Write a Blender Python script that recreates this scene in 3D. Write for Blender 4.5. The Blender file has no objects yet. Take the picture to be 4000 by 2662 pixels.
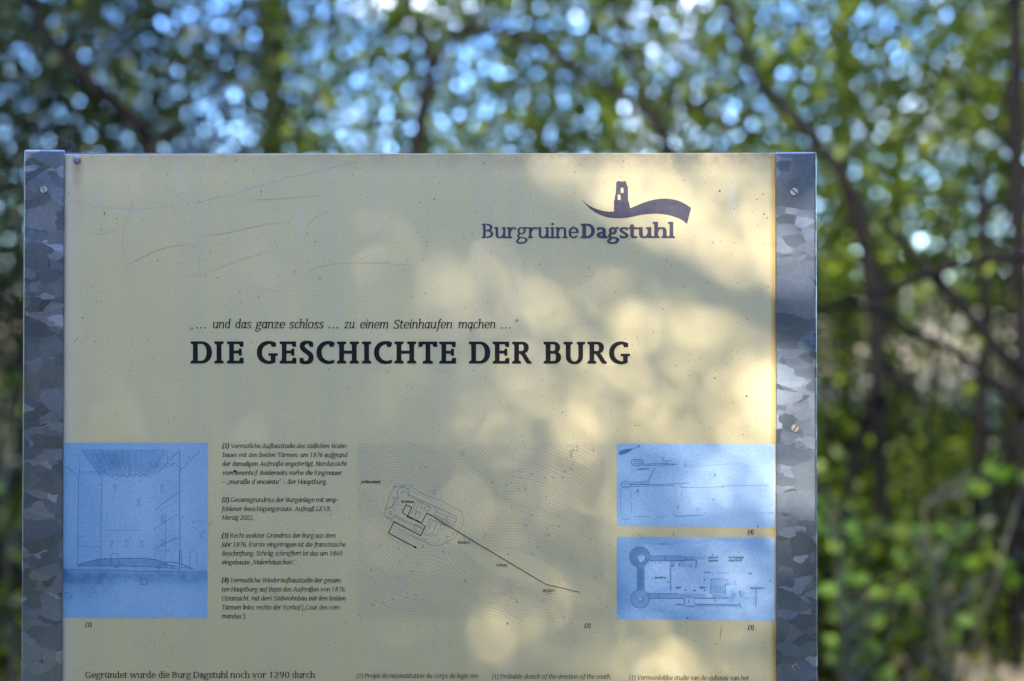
import bpy, math, random
import numpy as np
from mathutils import Vector, noise
R = math.radians
random.seed(7)
rng = np.random.default_rng(11)
scene = bpy.context.scene
col = scene.collection

# ------------------------------------------------------------------ camera
CX, CY, CZ = 0.1742, -2.0939, 1.6
YAW, PITCH, ROLL = -0.01721, 0.01409, 0.00072
FPX = 4000 * 50 / 36
cam_d = bpy.data.cameras.new('camera')
cam = bpy.data.objects.new('camera', cam_d)
col.objects.link(cam)
scene.camera = cam
cam_d.lens = 50
cam_d.sensor_width = 36
cam_d.clip_end = 2000
cam_d.clip_start = 0.05
fw = Vector((math.sin(YAW) * math.cos(PITCH), math.cos(YAW) * math.cos(PITCH), math.sin(PITCH)))
r0 = Vector((math.cos(YAW), -math.sin(YAW), 0))
u0 = r0.cross(fw)
rt = math.cos(ROLL) * r0 + math.sin(ROLL) * u0
up = -math.sin(ROLL) * r0 + math.cos(ROLL) * u0
from mathutils import Matrix
cam.matrix_world = Matrix(((rt.x, up.x, -fw.x, CX), (rt.y, up.y, -fw.y, CY), (rt.z, up.z, -fw.z, CZ), (0, 0, 0, 1)))
cam_d.dof.use_dof = True
cam_d.dof.focus_distance = 2.1
cam_d.dof.aperture_fstop = 1.65

# ------------------------------------------------------------------ light
SUN = Vector((-0.24, -0.85, 0.47)).normalized()
world = bpy.data.worlds.new('World')
scene.world = world
world.use_nodes = True
wn, wl = world.node_tree.nodes, world.node_tree.links
wn.clear()
sky = wn.new('ShaderNodeTexSky')
sky.sky_type = 'NISHITA'
sky.sun_disc = False
sky.sun_elevation = math.asin(SUN.z)
sky.sun_rotation = math.atan2(SUN.x, SUN.y)
sky.dust_density = 0.3
sky.ozone_density = 3.0
hs = wn.new('ShaderNodeHueSaturation')
hs.inputs['Saturation'].default_value = 1.3
hs.inputs['Hue'].default_value = 0.519
hs.inputs['Value'].default_value = 1.0
tc = wn.new('ShaderNodeTexCoord')
mp = wn.new('ShaderNodeMapping')
mp.inputs['Scale'].default_value = (1, 1, 2.6)
cn = wn.new('ShaderNodeTexNoise')
cn.inputs['Scale'].default_value = 5.0
cn.inputs['Detail'].default_value = 6
cr = wn.new('ShaderNodeValToRGB')
cr.color_ramp.elements[0].position = 0.52
cr.color_ramp.elements[1].position = 0.85
mx = wn.new('ShaderNodeMixRGB')
mx.inputs['Color2'].default_value = (11.5, 11.2, 10.8, 1)
bg = wn.new('ShaderNodeBackground')
bg.inputs['Strength'].default_value = 0.15
wo = wn.new('ShaderNodeOutputWorld')
wl.new(sky.outputs[0], hs.inputs['Color'])
wl.new(tc.outputs['Generated'], mp.inputs['Vector'])
wl.new(mp.outputs[0], cn.inputs['Vector'])
wl.new(cn.outputs[0], cr.inputs[0])
wl.new(cr.outputs[0], mx.inputs['Fac'])
wl.new(hs.outputs[0], mx.inputs['Color1'])
wl.new(mx.outputs[0], bg.inputs['Color'])
wl.new(bg.outputs[0], wo.inputs['Surface'])

sl = bpy.data.lights.new('sun', 'SUN')
sl.energy = 2.0
sl.angle = R(0.53)
sl.color = (1.0, 0.925, 0.95)
so = bpy.data.objects.new('sun', sl)
col.objects.link(so)
so.rotation_euler = SUN.to_track_quat('Z', 'Y').to_euler()
so.location = SUN * 30

vs = scene.view_settings
vs.view_transform = 'Standard'
vs.look = 'None'
vs.gamma = 1
vs.exposure = 3.35
vs.use_curve_mapping = False
scene.cycles.max_bounces = 6
scene.cycles.transparent_max_bounces = 8
scene.cycles.sample_clamp_indirect = 8
scene.cycles.use_denoising = True

# ------------------------------------------------------------------ helpers
C0 = Vector((CX, CY, CZ))
def ray(px, py):
    return fw + rt * ((px - 2000) / FPX) - up * ((py - 1331) / FPX)
def at(px, py, y):
    """Point of the photograph's sight line on the vertical plane at depth y."""
    d = ray(px, py)
    return C0 + d * ((y - CY) / d.y)
def topix(P):
    """P: (n,3) array -> photograph coordinates."""
    d = P - np.array(C0)
    k = FPX / (d @ np.array(fw))
    return 2000 + k * (d @ np.array(rt)), 1331 - k * (d @ np.array(up))
def B(px, py):
    p = at(px, py, 0.0)
    return p.x, p.z

def tag(o, label=None, cat=None, group=None, kind=None):
    if label: o['label'] = label
    if cat: o['category'] = cat
    if group: o['group'] = group
    if kind: o['kind'] = kind
    return o
def empty(name, loc=(0, 0, 0)):
    o = bpy.data.objects.new(name, None)
    o.location = loc
    o.empty_display_size = 0.1
    col.objects.link(o)
    return o
def link(name, me, m, parent=None, smooth=False):
    if m: me.materials.append(m)
    if smooth:
        me.polygons.foreach_set('use_smooth', [True] * len(me.polygons))
    o = bpy.data.objects.new(name, me)
    col.objects.link(o)
    if parent is not None:
        o.parent = parent
        loc = Vector((0, 0, 0))
        p = parent
        while p:
            loc += p.location
            p = p.parent
        o.location = -loc
    return o
def mk(name, V, F, m, parent=None, smooth=False):
    me = bpy.data.meshes.new(name)
    me.from_pydata([tuple(v) for v in V], [], F)
    me.update()
    return link(name, me, m, parent, smooth)

class NT:
    def __init__(s, name):
        s.m = bpy.data.materials.new(name)
        s.m.use_nodes = True
        s.n = s.m.node_tree.nodes
        s.l = s.m.node_tree.links
        s.b = s.n['Principled BSDF']
    def new(s, t, **kw):
        n = s.n.new('ShaderNode' + t)
        for k, v in kw.items():
            if hasattr(n, k): setattr(n, k, v)
            else: n.inputs[k.replace('_', ' ')].default_value = v
        return n
    def link(s, a, b): s.l.new(a, b)
def ramp(t, src, stops):
    r = t.new('ValToRGB')
    e = r.color_ramp.elements
    while len(e) < len(stops): e.new(0.5)
    for i, (p, c) in enumerate(stops):
        e[i].position = p
        e[i].color = (*c, 1) if len(c) == 3 else c
    t.link(src, r.inputs[0])
    return r.outputs[0]
def g3(v): return (v, v, v)
def mixc(t, fac, a, b, mode='MIX'):
    m = t.new('MixRGB')
    m.blend_type = mode
    for s, k in ((fac, 0), (a, 1), (b, 2)):
        if isinstance(s, (int, float)): m.inputs[k].default_value = s
        elif isinstance(s, tuple): m.inputs[k].default_value = (*s, 1)
        else: t.link(s, m.inputs[k])
    return m.outputs[0]
def math_(t, op, a, b=0.0, clamp=False):
    m = t.new('Math')
    m.operation = op
    m.use_clamp = clamp
    for s, k in ((a, 0), (b, 1)):
        if isinstance(s, (int, float)): m.inputs[k].default_value = s
        else: t.link(s, m.inputs[k])
    return m.outputs[0]
def simple(name, c, rough=0.6, metal=0.0, spec=0.5):
    t = NT(name)
    t.b.inputs['Base Color'].default_value = (*c, 1)
    t.b.inputs['Roughness'].default_value = rough
    t.b.inputs['Metallic'].default_value = metal
    t.b.inputs['Specular IOR Level'].default_value = spec
    # slight wear so that no surface is perfectly even
    tc = t.new('TexCoord')
    n = t.new('TexNoise', Scale=180.0, Detail=3.0)
    t.link(tc.outputs['Object'], n.inputs['Vector'])
    f = ramp(t, n.outputs[0], [(0.3, tuple(x * 0.82 for x in c)), (0.7, tuple(min(1, x * 1.15) for x in c))])
    t.link(f, t.b.inputs['Base Color'])
    return t.m

# ------------------------------------------------------------------ materials
PANEL_C = (0.62, 0.50, 0.285)
def panel_mat():
    t = NT('printed_panel')
    tc = t.new('TexCoord')
    o = tc.outputs['Object']
    n1 = t.new('TexNoise', Scale=2.2, Detail=5.0, Roughness=0.6)
    t.link(o, n1.inputs['Vector'])
    base = ramp(t, n1.outputs[0], [(0.3, (0.645, 0.525, 0.228)), (0.7, (0.71, 0.58, 0.262))])
    n2 = t.new('TexNoise', Scale=420.0, Detail=2.0)
    t.link(o, n2.inputs['Vector'])
    base = mixc(t, 0.10, base, ramp(t, n2.outputs[0], [(0.35, g3(0.25)), (0.65, g3(0.9))]), 'OVERLAY')
    # fine dirt specks
    v = t.new('TexVoronoi', Scale=130.0, Randomness=1.0)
    t.link(o, v.inputs['Vector'])
    spk = math_(t, 'LESS_THAN', v.outputs['Distance'], 0.12)
    sc = t.new('SeparateColor')
    t.link(v.outputs['Color'], sc.inputs[0])
    rare = math_(t, 'GREATER_THAN', sc.outputs[0], 0.80)
    base = mixc(t, math_(t, 'MULTIPLY', math_(t, 'MULTIPLY', spk, rare), 0.55), base, (0.10, 0.085, 0.06))
    # vertical wash-down streaks
    mp = t.new('Mapping'); mp.inputs['Scale'].default_value = (26, 1, 1.6)
    t.link(o, mp.inputs['Vector'])
    n3 = t.new('TexNoise', Scale=1.0, Detail=4.0); t.link(mp.outputs[0], n3.inputs['Vector'])
    st = ramp(t, n3.outputs[0], [(0.45, g3(0)), (0.75, g3(0.22))])
    base = mixc(t, st, base, (0.47, 0.45, 0.36))
    # grime along the top edge, yellowed right edge, pale left edge
    sx = t.new('SeparateXYZ'); t.link(o, sx.inputs[0])
    mr = t.new('MapRange'); mr.inputs[1].default_value = 1.874; mr.inputs[2].default_value = 1.903
    t.link(sx.outputs['Z'], mr.inputs[0])
    n4 = t.new('TexNoise', Scale=30.0, Detail=8.0, Roughness=0.75); t.link(o, n4.inputs['Vector'])
    gr = math_(t, 'MULTIPLY', mr.outputs[0], ramp(t, n4.outputs[0], [(0.35, g3(0.15)), (0.7, g3(0.9))]), True)
    mr2 = t.new('MapRange'); mr2.inputs[1].default_value = -0.25; mr2.inputs[2].default_value = 0.45; mr2.inputs[3].default_value = 0.35
    t.link(sx.outputs['X'], mr2.inputs[0])
    gr = math_(t, 'MULTIPLY', gr, mr2.outputs[0], True)
    base = mixc(t, gr, base, (0.20, 0.15, 0.085))
    mr3 = t.new('MapRange'); mr3.inputs[1].default_value = 0.5165; mr3.inputs[2].default_value = 0.5225
    t.link(sx.outputs['X'], mr3.inputs[0])
    base = mixc(t, math_(t, 'MULTIPLY', mr3.outputs[0], ramp(t, n4.outputs[0], [(0.2, g3(0.55)), (0.6, g3(1.0))])), base, (0.58, 0.37, 0.08))
    mr5 = t.new('MapRange'); mr5.inputs[1].default_value = -0.50; mr5.inputs[2].default_value = -0.524
    t.link(sx.outputs['X'], mr5.inputs[0])
    base = mixc(t, math_(t, 'MULTIPLY', mr5.outputs[0], 0.25), base, (0.6, 0.62, 0.66))
    # rust run under the rivet
    for cx_, cz_, sx_, sz_, a, cc in ((B(303, 670)[0], B(303, 660)[1], 90, 30, 0.55, (0.34, 0.16, 0.07)), (B(300, 760)[0], B(300, 720)[1], 60, 12, 0.25, (0.45, 0.30, 0.16)),
                                  (B(1180, 870)[0], B(1180, 870)[1], 75, 45, 0.28, (0.68, 0.62, 0.50)), (B(2860, 800)[0], B(2860, 770)[1], 110, 22, 0.34, (0.70, 0.64, 0.54)),
                                  (B(700, 700)[0], B(700, 700)[1], 80, 20, 0.25, (0.66, 0.60, 0.45))):
        d = t.new('VectorMath'); d.operation = 'SUBTRACT'; d.inputs[1].default_value = (cx_, 0, cz_); t.link(o, d.inputs[0])
        e = t.new('VectorMath'); e.operation = 'MULTIPLY'; e.inputs[1].default_value = (sx_, 0, sz_); t.link(d.outputs[0], e.inputs[0])
        q = t.new('VectorMath'); q.operation = 'LENGTH'; t.link(e.outputs[0], q.inputs[0])
        f = math_(t, 'MULTIPLY', math_(t, 'SUBTRACT', 1.0, q.outputs['Value'], True), a)
        f = math_(t, 'MULTIPLY', f, ramp(t, n4.outputs[0], [(0.3, g3(0.3)), (0.65, g3(1.4))]), True)
        base = mixc(t, f, base, cc)
    t.link(base, t.b.inputs['Base Color'])
    t.b.inputs['Roughness'].default_value = 0.5
    t.b.inputs['Specular IOR Level'].default_value = 0.35
    bp = t.new('Bump', Strength=0.06, Distance=0.001); t.link(n2.outputs[0], bp.inputs['Height'])
    t.link(bp.outputs[0], t.b.inputs['Normal'])
    return t.m

def zinc_mat():
    t = NT('galvanised_steel')
    tc = t.new('TexCoord')
    mp = t.new('Mapping'); mp.inputs['Scale'].default_value = (0.75, 1, 1.35)
    t.link(tc.outputs['Object'], mp.inputs['Vector'])
    def warp(src, s, a):
        n = t.new('TexNoise', Scale=s, Detail=3.0); t.link(src, n.inputs['Vector'])
        sb = t.new('VectorMath'); sb.operation = 'SUBTRACT'; sb.inputs[1].default_value = (0.5, 0.5, 0.5); t.link(n.outputs['Color'], sb.inputs[0])
        sc = t.new('VectorMath'); sc.operation = 'SCALE'; sc.inputs['Scale'].default_value = a; t.link(sb.outputs[0], sc.inputs[0])
        ad = t.new('VectorMath'); ad.operation = 'ADD'; t.link(src, ad.inputs[0]); t.link(sc.outputs[0], ad.inputs[1])
        return ad.outputs[0]
    w1 = warp(mp.outputs[0], 16.0, 0.050)
    w1 = warp(w1, 60.0, 0.010)
    v1 = t.new('TexVoronoi', Scale=19.0); t.link(w1, v1.inputs['Vector'])
    w2 = warp(mp.outputs[0], 40.0, 0.028)
    v2 = t.new('TexVoronoi', Scale=48.0); t.link(w2, v2.inputs['Vector'])
    s1 = t.new('SeparateColor'); t.link(v1.outputs['Color'], s1.inputs[0])
    s2 = t.new('SeparateColor'); t.link(v2.outputs['Color'], s2.inputs[0])
    pick = math_(t, 'GREATER_THAN', s1.outputs[1], 0.52)
    a = t.new('MixRGB'); t.link(pick, a.inputs[0]); t.link(v1.outputs['Color'], a.inputs[1]); t.link(v2.outputs['Color'], a.inputs[2])
    s3 = t.new('SeparateColor'); t.link(a.outputs[0], s3.inputs[0])
    c = ramp(t, s3.outputs[0], [(0.0, (0.175, 0.21, 0.22)), (0.5, (0.225, 0.265, 0.28)), (0.8, (0.31, 0.345, 0.36)), (1.0, (0.45, 0.475, 0.485))])
    n = t.new('TexNoise', Scale=9.0, Detail=6.0); t.link(tc.outputs['Object'], n.inputs['Vector'])
    c = mixc(t, 0.4, c, ramp(t, n.outputs[0], [(0.3, g3(0.25)), (0.7, g3(0.7))]), 'OVERLAY')
    nf = t.new('TexNoise', Scale=160.0, Detail=4.0); t.link(tc.outputs['Object'], nf.inputs['Vector'])
    c = mixc(t, 0.22, c, ramp(t, nf.outputs[0], [(0.3, g3(0.3)), (0.7, g3(0.7))]), 'OVERLAY')
    t.link(c, t.b.inputs['Base Color'])
    t.b.inputs['Metallic'].default_value = 0.93
    t.link(ramp(t, s3.outputs[1], [(0, g3(0.40)), (1, g3(0.54))]), t.b.inputs['Roughness'])
    # every spangle faces a slightly different way
    geo = t.new('NewGeometry')
    sb = t.new('VectorMath'); sb.operation = 'SUBTRACT'; sb.inputs[1].default_value = (0.5, 0.5, 0.5); t.link(a.outputs[0], sb.inputs[0])
    sc = t.new('VectorMath'); sc.operation = 'SCALE'; sc.inputs['Scale'].default_value = 0.21; t.link(sb.outputs[0], sc.inputs[0])
    ad = t.new('VectorMath'); ad.operation = 'ADD'; t.link(geo.outputs['Normal'], ad.inputs[0]); t.link(sc.outputs[0], ad.inputs[1])
    nz = t.new('VectorMath'); nz.operation = 'NORMALIZE'; t.link(ad.outputs[0], nz.inputs[0])
    t.link(nz.outputs[0], t.b.inputs['Normal'])
    return t.m

def leaf_mat(name, a, b, c, trans=0.35, sc=1.3):
    t = NT(name)
    at_ = t.new('Attribute'); at_.attribute_name = 'tint'
    c0 = ramp(t, at_.outputs['Fac'], [(0.0, a), (0.55, b), (1.0, c)])
    t.link(c0, t.b.inputs['Base Color'])
    t.b.inputs['Roughness'].default_value = 0.5
    t.b.inputs['Specular IOR Level'].default_value = 0.3
    tr = t.new('BsdfTranslucent')
    br = mixc(t, 1.0, c0, (1.25, 1.2, 0.5), 'MULTIPLY')
    t.link(br, tr.inputs['Color'])
    mixs = t.new('MixShader'); mixs.inputs[0].default_value = trans
    t.link(t.b.outputs[0], mixs.inputs[1]); t.link(tr.outputs[0], mixs.inputs[2])
    t.link(mixs.outputs[0], t.n['Material Output'].inputs['Surface'])
    return t.m
def bark_mat(name, a, b):
    t = NT(name)
    tc = t.new('TexCoord')
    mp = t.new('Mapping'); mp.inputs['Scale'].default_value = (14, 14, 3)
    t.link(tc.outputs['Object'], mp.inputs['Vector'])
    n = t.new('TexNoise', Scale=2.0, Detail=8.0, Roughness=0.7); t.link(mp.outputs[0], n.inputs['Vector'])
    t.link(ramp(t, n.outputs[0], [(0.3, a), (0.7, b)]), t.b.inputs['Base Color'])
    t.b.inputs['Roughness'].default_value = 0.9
    bp = t.new('Bump', Strength=0.8, Distance=0.01); t.link(n.outputs[0], bp.inputs['Height'])
    t.link(bp.outputs[0], t.b.inputs['Normal'])
    t.b.inputs['Specular IOR Level'].default_value = 0.08
    return t.m
def ground_mat():
    t = NT('leaf_litter_ground')
    tc = t.new('TexCoord')
    n1 = t.new('TexNoise', Scale=0.35, Detail=5.0); t.link(tc.outputs['Object'], n1.inputs['Vector'])
    n2 = t.new('TexNoise', Scale=9.0, Detail=7.0, Roughness=0.7); t.link(tc.outputs['Object'], n2.inputs['Vector'])
    a = ramp(t, n2.outputs[0], [(0.3, (0.17, 0.12, 0.05)), (0.5, (0.33, 0.25, 0.11)), (0.75, (0.44, 0.345, 0.17))])
    b = ramp(t, n2.outputs[0], [(0.3, (0.05, 0.075, 0.02)), (0.7, (0.14, 0.19, 0.05))])
    f = ramp(t, n1.outputs[0], [(0.48, g3(0)), (0.62, g3(0.8))])
    t.link(mixc(t, f, a, b), t.b.inputs['Base Color'])
    t.b.inputs['Roughness'].default_value = 0.95
    bp = t.new('Bump', Strength=0.7, Distance=0.03); t.link(n2.outputs[0], bp.inputs['Height'])
    t.link(bp.outputs[0], t.b.inputs['Normal'])
    return t.m

M_PANEL = panel_mat()
M_ZINC = zinc_mat()
M_BACK = simple('blue_backing', (0.045, 0.12, 0.24), 0.4, 0.3)
M_INK = simple('black_print', (0.016, 0.014, 0.012), 0.6, 0, 0.2)
M_LOGO = simple('slate_blue_print', (0.095, 0.085, 0.095), 0.6, 0, 0.2)
M_MAP = simple('map_blue_print', (0.27, 0.27, 0.31), 0.6)
M_PLAN = simple('map_plan_print', (0.15, 0.17, 0.24), 0.6)
M_PEN = simple('pencil_blue_print', (0.075, 0.18, 0.31), 0.6)
M_PENL = simple('light_pencil_print', (0.14, 0.29, 0.45), 0.6)
M_SCR = simple('pale_scratch', (0.74, 0.62, 0.40), 0.5)
M_SCRD = simple('grey_scratch', (0.64, 0.518, 0.228), 0.5)
M_DIRT = simple('dirt_speck', (0.05, 0.04, 0.03), 0.8)
M_BRASS = simple('brass_screw', (0.66, 0.63, 0.48), 0.4, 0.3)
M_STEEL = simple('tarnished_screw', (0.34, 0.29, 0.21), 0.5, 0.2)
M_SLOT = simple('screw_recess', (0.015, 0.015, 0.015), 0.8)
M_RIVET = simple('grey_rivet', (0.30, 0.32, 0.34), 0.45, 0.2)
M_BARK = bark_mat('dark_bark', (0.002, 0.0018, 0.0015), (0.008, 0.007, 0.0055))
M_BARKG = bark_mat('mossy_bark', (0.04, 0.045, 0.02), (0.10, 0.09, 0.05))
M_LEAF = leaf_mat('mid_green_leaf', (0.012, 0.022, 0.003), (0.052, 0.084, 0.005), (0.165, 0.205, 0.010), 0.45)
M_LEAFD = leaf_mat('dark_green_leaf', (0.005, 0.010, 0.002), (0.015, 0.027, 0.004), (0.048, 0.070, 0.007), 0.3)
M_LEAFB = leaf_mat('bright_green_leaf', (0.06, 0.12, 0.010), (0.13, 0.24, 0.018), (0.22, 0.34, 0.03), 0.45)
M_GROUND = ground_mat()

# ------------------------------------------------------------------ terrain
def hz(x, y):
    h = 0.0
    if y > 9: h = 0.085 * (y - 9) + 0.0006 * (y - 9) ** 2 if y < 60 else 0.085 * 51 + 0.0006 * 51 ** 2 + (y - 60) * 0.01
    h *= 0.80 - 0.0035 * max(-60, min(60, -x))
    h += 0.10 * noise.noise(Vector((x * 0.25, y * 0.25, 0))) + (0.5 * noise.noise(Vector((x * 0.05, y * 0.05, 3))) if y > 12 else 0)
    k = min(1, math.hypot(x, y) / 3)
    return h * k
def terrain():
    xs = np.concatenate([np.linspace(-400, -30, 16), np.linspace(-28, 28, 90), np.linspace(30, 400, 16)])
    ys = np.concatenate([np.linspace(-300, -22, 12), np.linspace(-20, 60, 130), np.linspace(65, 500, 16)])
    V = [(x, y, hz(x, y)) for y in ys for x in xs]
    n = len(xs)
    F = [(j * n + i, j * n + i + 1, (j + 1) * n + i + 1, (j + 1) * n + i) for j in range(len(ys) - 1) for i in range(n - 1)]
    tag(mk('ground', V, F, M_GROUND, None, True), 'leaf-littered forest floor rising to a sunlit slope behind the trees', None, None, 'structure')
terrain()

# ------------------------------------------------------------------ the sign board
board = tag(empty('information_board', (0, 0, 0)),
            'cream castle history board between two galvanised steel posts', 'sign')
XL, XR, ZT = -0.5246, 0.5246, 1.9059

def slab(name, x0, x1, y0, y1, z0, z1, m, parent, bev=0.0, seg=3, ztr=None, ztl=None):
    import bmesh
    bm = bmesh.new()
    vs_ = [bm.verts.new(v) for v in ((x0, y0, z0), (x1, y0, z0), (x1, y1, z0), (x0, y1, z0), (x0, y0, ztl or z1), (x1, y0, ztr or z1), (x1, y1, ztr or z1), (x0, y1, ztl or z1))]
    for f in ((0, 1, 5, 4), (1, 2, 6, 5), (2, 3, 7, 6), (3, 0, 4, 7), (4, 5, 6, 7), (3, 2, 1, 0)):
        bm.faces.new([vs_[i] for i in f])
    if bev: bmesh.ops.bevel(bm, geom=bm.edges[:], offset=bev, segments=seg, profile=0.5, affect='EDGES')
    me = bpy.data.meshes.new(name)
    bm.to_mesh(me); bm.free()
    o = link(name, me, m, parent, bool(bev))
    if bev:
        me.set_sharp_from_angle(angle=R(50))
    return o
panel = slab('panel', -0.540, 0.540, 0.0, 0.006, 0.50, ZT, M_PANEL, board, 0.0015)
slab('backing_sheet', -0.535, 0.535, 0.0085, 0.014, 0.50, ZT, M_BACK, board, 0.0008, 2, ZT - 0.001, ZT + 0.0032)

def post(side, ztop):
    """Folded channel: a rounded front flange with a side flange behind it."""
    s = side
    xo, xi = 0.585, 0.5248
    rr, th, dep = 0.0045, 0.003, 0.06
    out = []
    out.append((xi, -0.0022)); out.append((xi, -0.0050)); out.append((xi + 0.0008, -0.0058))
    for k in range(7):
        a = k / 6 * math.pi / 2
        out.append((xo - rr + rr * math.sin(a), -0.0058 + rr - rr * math.cos(a)))
    out.append((xo, dep)); out.append((xo - 0.035, dep)); out.append((xo - 0.035, dep - th)); out.append((xo - th, dep - th)); out.append((xo - th, -0.0022))
    n = len(out)
    zs = [hz(s * xo, 0) - 0.35] + [z for z in np.linspace(0.05, ztop - 0.006, 8)] + [ztop - 0.0030, ztop - 0.0015]
    V = []
    for z in zs: V += [(s * x, y, z) for x, y in out]
    V += [(s * (x + (0.0008 if x < 0.55 else -0.0008)), y + 0.0008 * (1 if y < 0.03 else -1) * (1 if y < -0.004 else 0), ztop) for x, y in out]
    m = len(zs) + 1
    F = []
    for j in range(m - 1):
        for i in range(n):
            a, b = j * n + i, j * n + (i + 1) % n
            f = (a, b, b + n, a + n)
            F.append(f if s < 0 else f[::-1])
    capf = tuple((m - 1) * n + i for i in range(n))
    F.append(capf if s < 0 else capf[::-1])
    o = mk('post', V, F, M_ZINC, board, True)
    o.data.set_sharp_from_angle(angle=R(40))
    return o
postL = post(-1, B(150, 588.5)[1])
postR = post(1, B(3100, 597)[1])

def disc_piece(V, F, pts, y0, y1, cx_, cz_):
    n = len(pts); b = len(V)
    for y in (y0, y1):
        for x, z in pts: V.append((cx_ + x, y, cz_ + z))
    F.append(tuple(b + n + i for i in range(n)))
    for i in range(n):
        F.append((b + i, b + (i + 1) % n, b + n + (i + 1) % n, b + n + i))
def clip_half(pts, nx, nz, d):
    out = []
    for i in range(len(pts)):
        a, b = pts[i], pts[(i + 1) % len(pts)]
        da, db = a[0] * nx + a[1] * nz - d, b[0] * nx + b[1] * nz - d
        if da >= 0: out.append(a)
        if da * db < 0:
            t = da / (da - db)
            out.append((a[0] + (b[0] - a[0]) * t, a[1] + (b[1] - a[1]) * t))
    return out
def screw(px, py, r, kind, ang, m, parent, lab=None, yb=-0.0058):
    cx_, cz_ = B(px, py)
    ring = [(math.cos(a) * r, math.sin(a) * r) for a in [k * 2 * math.pi / 28 for k in range(28)]]
    V, F = [], []
    disc_piece(V, F, [(x * 0.98, z * 0.98) for x, z in ring], yb + 0.0005, yb - 0.0007, cx_, cz_)
    o = mk('screw', V, F, M_SLOT if kind != 'rivet' else m, parent)
    V, F = [], []
    nx, nz = -math.sin(ang), math.cos(ang)
    if kind == 'slot':
        ps = [clip_half(ring, nx, nz, r * 0.14), clip_half(ring, -nx, -nz, r * 0.14)]
    else:
        w = 0.12 * r
        ps = []
        for sa in (1, -1):
            for sb in (1, -1):
                ps.append(clip_half(clip_half(ring, nx * sa, nz * sa, w), -nz * sb, nx * sb, w))
        ps += [[p for p in q] for q in []]
    for p in ps: disc_piece(V, F, p, yb + 0.0004, yb - 0.0017, cx_, cz_)
    # slightly domed crown: a smaller, prouder copy of each piece
    for p in ps:
        gx = sum(a for a, _ in p) / len(p); gz = sum(b for _, b in p) / len(p)
        disc_piece(V, F, [(gx + (a - gx) * 0.86, gz + (b - gz) * 0.86) for a, b in p], yb - 0.0016, yb - 0.0021, cx_, cz_)
    me = bpy.data.meshes.new('screw')
    me.from_pydata(V, [], F); me.update()
    # join both meshes in one object: recess + head
    import bmesh
    bm = bmesh.new(); bm.from_mesh(o.data)
    k = len(bm.faces)
    bm.from_mesh(me)
    bm.faces.ensure_lookup_table()
    for f in bm.faces[k:]: f.material_index = 1
    bmesh.ops.recalc_face_normals(bm, faces=bm.faces[:])
    bm.to_mesh(o.data); bm.free()
    o.data.materials.append(m)
    if lab: o['label'] = lab
    return o
MPX = 1.17 / 3093
screw(177, 743, 13.6 * MPX, 'slot', R(110), M_BRASS, postL, 'slotted brass-coloured screw near the top')
screw(176, 1659, 13.6 * MPX, 'cross', R(20), M_STEEL, postL, 'tarnished cross-head screw')
screw(169, 2580, 13.6 * MPX, 'cross', R(5), M_STEEL, postL, 'tarnished cross-head screw')
screw(3099, 752, 14 * MPX, 'slot', R(-43), M_BRASS, postR, 'bright slotted screw near the top')
screw(3102, 1674, 14 * MPX, 'slot', R(52), M_STEEL, postR, 'tarnished slotted screw')
screw(3105, 2605, 14 * MPX, 'cross', R(30), M_STEEL, postR, 'dark tarnished screw')
def rivet(px, py, r):
    cx_, cz_ = B(px, py)
    V, F = [], []
    n, rings = 24, [(1.0, 0.0002), (1.0, -0.0012), (0.86, -0.0021), (0.55, -0.0026), (0.2, -0.0028)]
    for k, y in rings:
        V += [(cx_ + r * k * math.cos(i * 2 * math.pi / n), y, cz_ + r * k * math.sin(i * 2 * math.pi / n)) for i in range(n)]
    for j in range(len(rings) - 1):
        for i in range(n):
            F.append((j * n + i, j * n + (i + 1) % n, (j + 1) * n + (i + 1) % n, (j + 1) * n + i))
    F.append(tuple((len(rings) - 1) * n + i for i in range(n)))
    mk('rivet', V, F, M_RIVET, panel, True)
rivet(301, 625, 15 * MPX)

# ------------------------------------------------------------------ lettering: a slab serif drawn here
def catmull(pts, sub=6):
    P = [pts[0]] + list(pts) + [pts[-1]]
    out = []
    for i in range(1, len(P) - 2):
        p0, p1, p2, p3 = P[i - 1], P[i], P[i + 1], P[i + 2]
        for k in range(sub):
            t = k / sub
            out.append(tuple(0.5 * (2 * p1[c] + (p2[c] - p0[c]) * t + (2 * p0[c] - 5 * p1[c] + 4 * p2[c] - p3[c]) * t * t + (3 * p1[c] - p0[c] - 3 * p2[c] + p3[c]) * t ** 3) for c in (0, 1)))
    out.append(pts[-1])
    return out
def ribbon(pts, wf):
    """quad strip as list of polys; wf(dx,dy,t) -> width"""
    L, Rr = [], []
    n = len(pts)
    for i in range(n):
        a = pts[max(0, i - 1)]; b = pts[min(n - 1, i + 1)]
        dx, dy = b[0] - a[0], b[1] - a[1]
        d = math.hypot(dx, dy) or 1
        dx /= d; dy /= d
        w = wf(dx, dy, i / max(1, n - 1)) / 2
        L.append((pts[i][0] - dy * w, pts[i][1] + dx * w))
        Rr.append((pts[i][0] + dy * w, pts[i][1] - dx * w))
    return L, Rr

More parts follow.
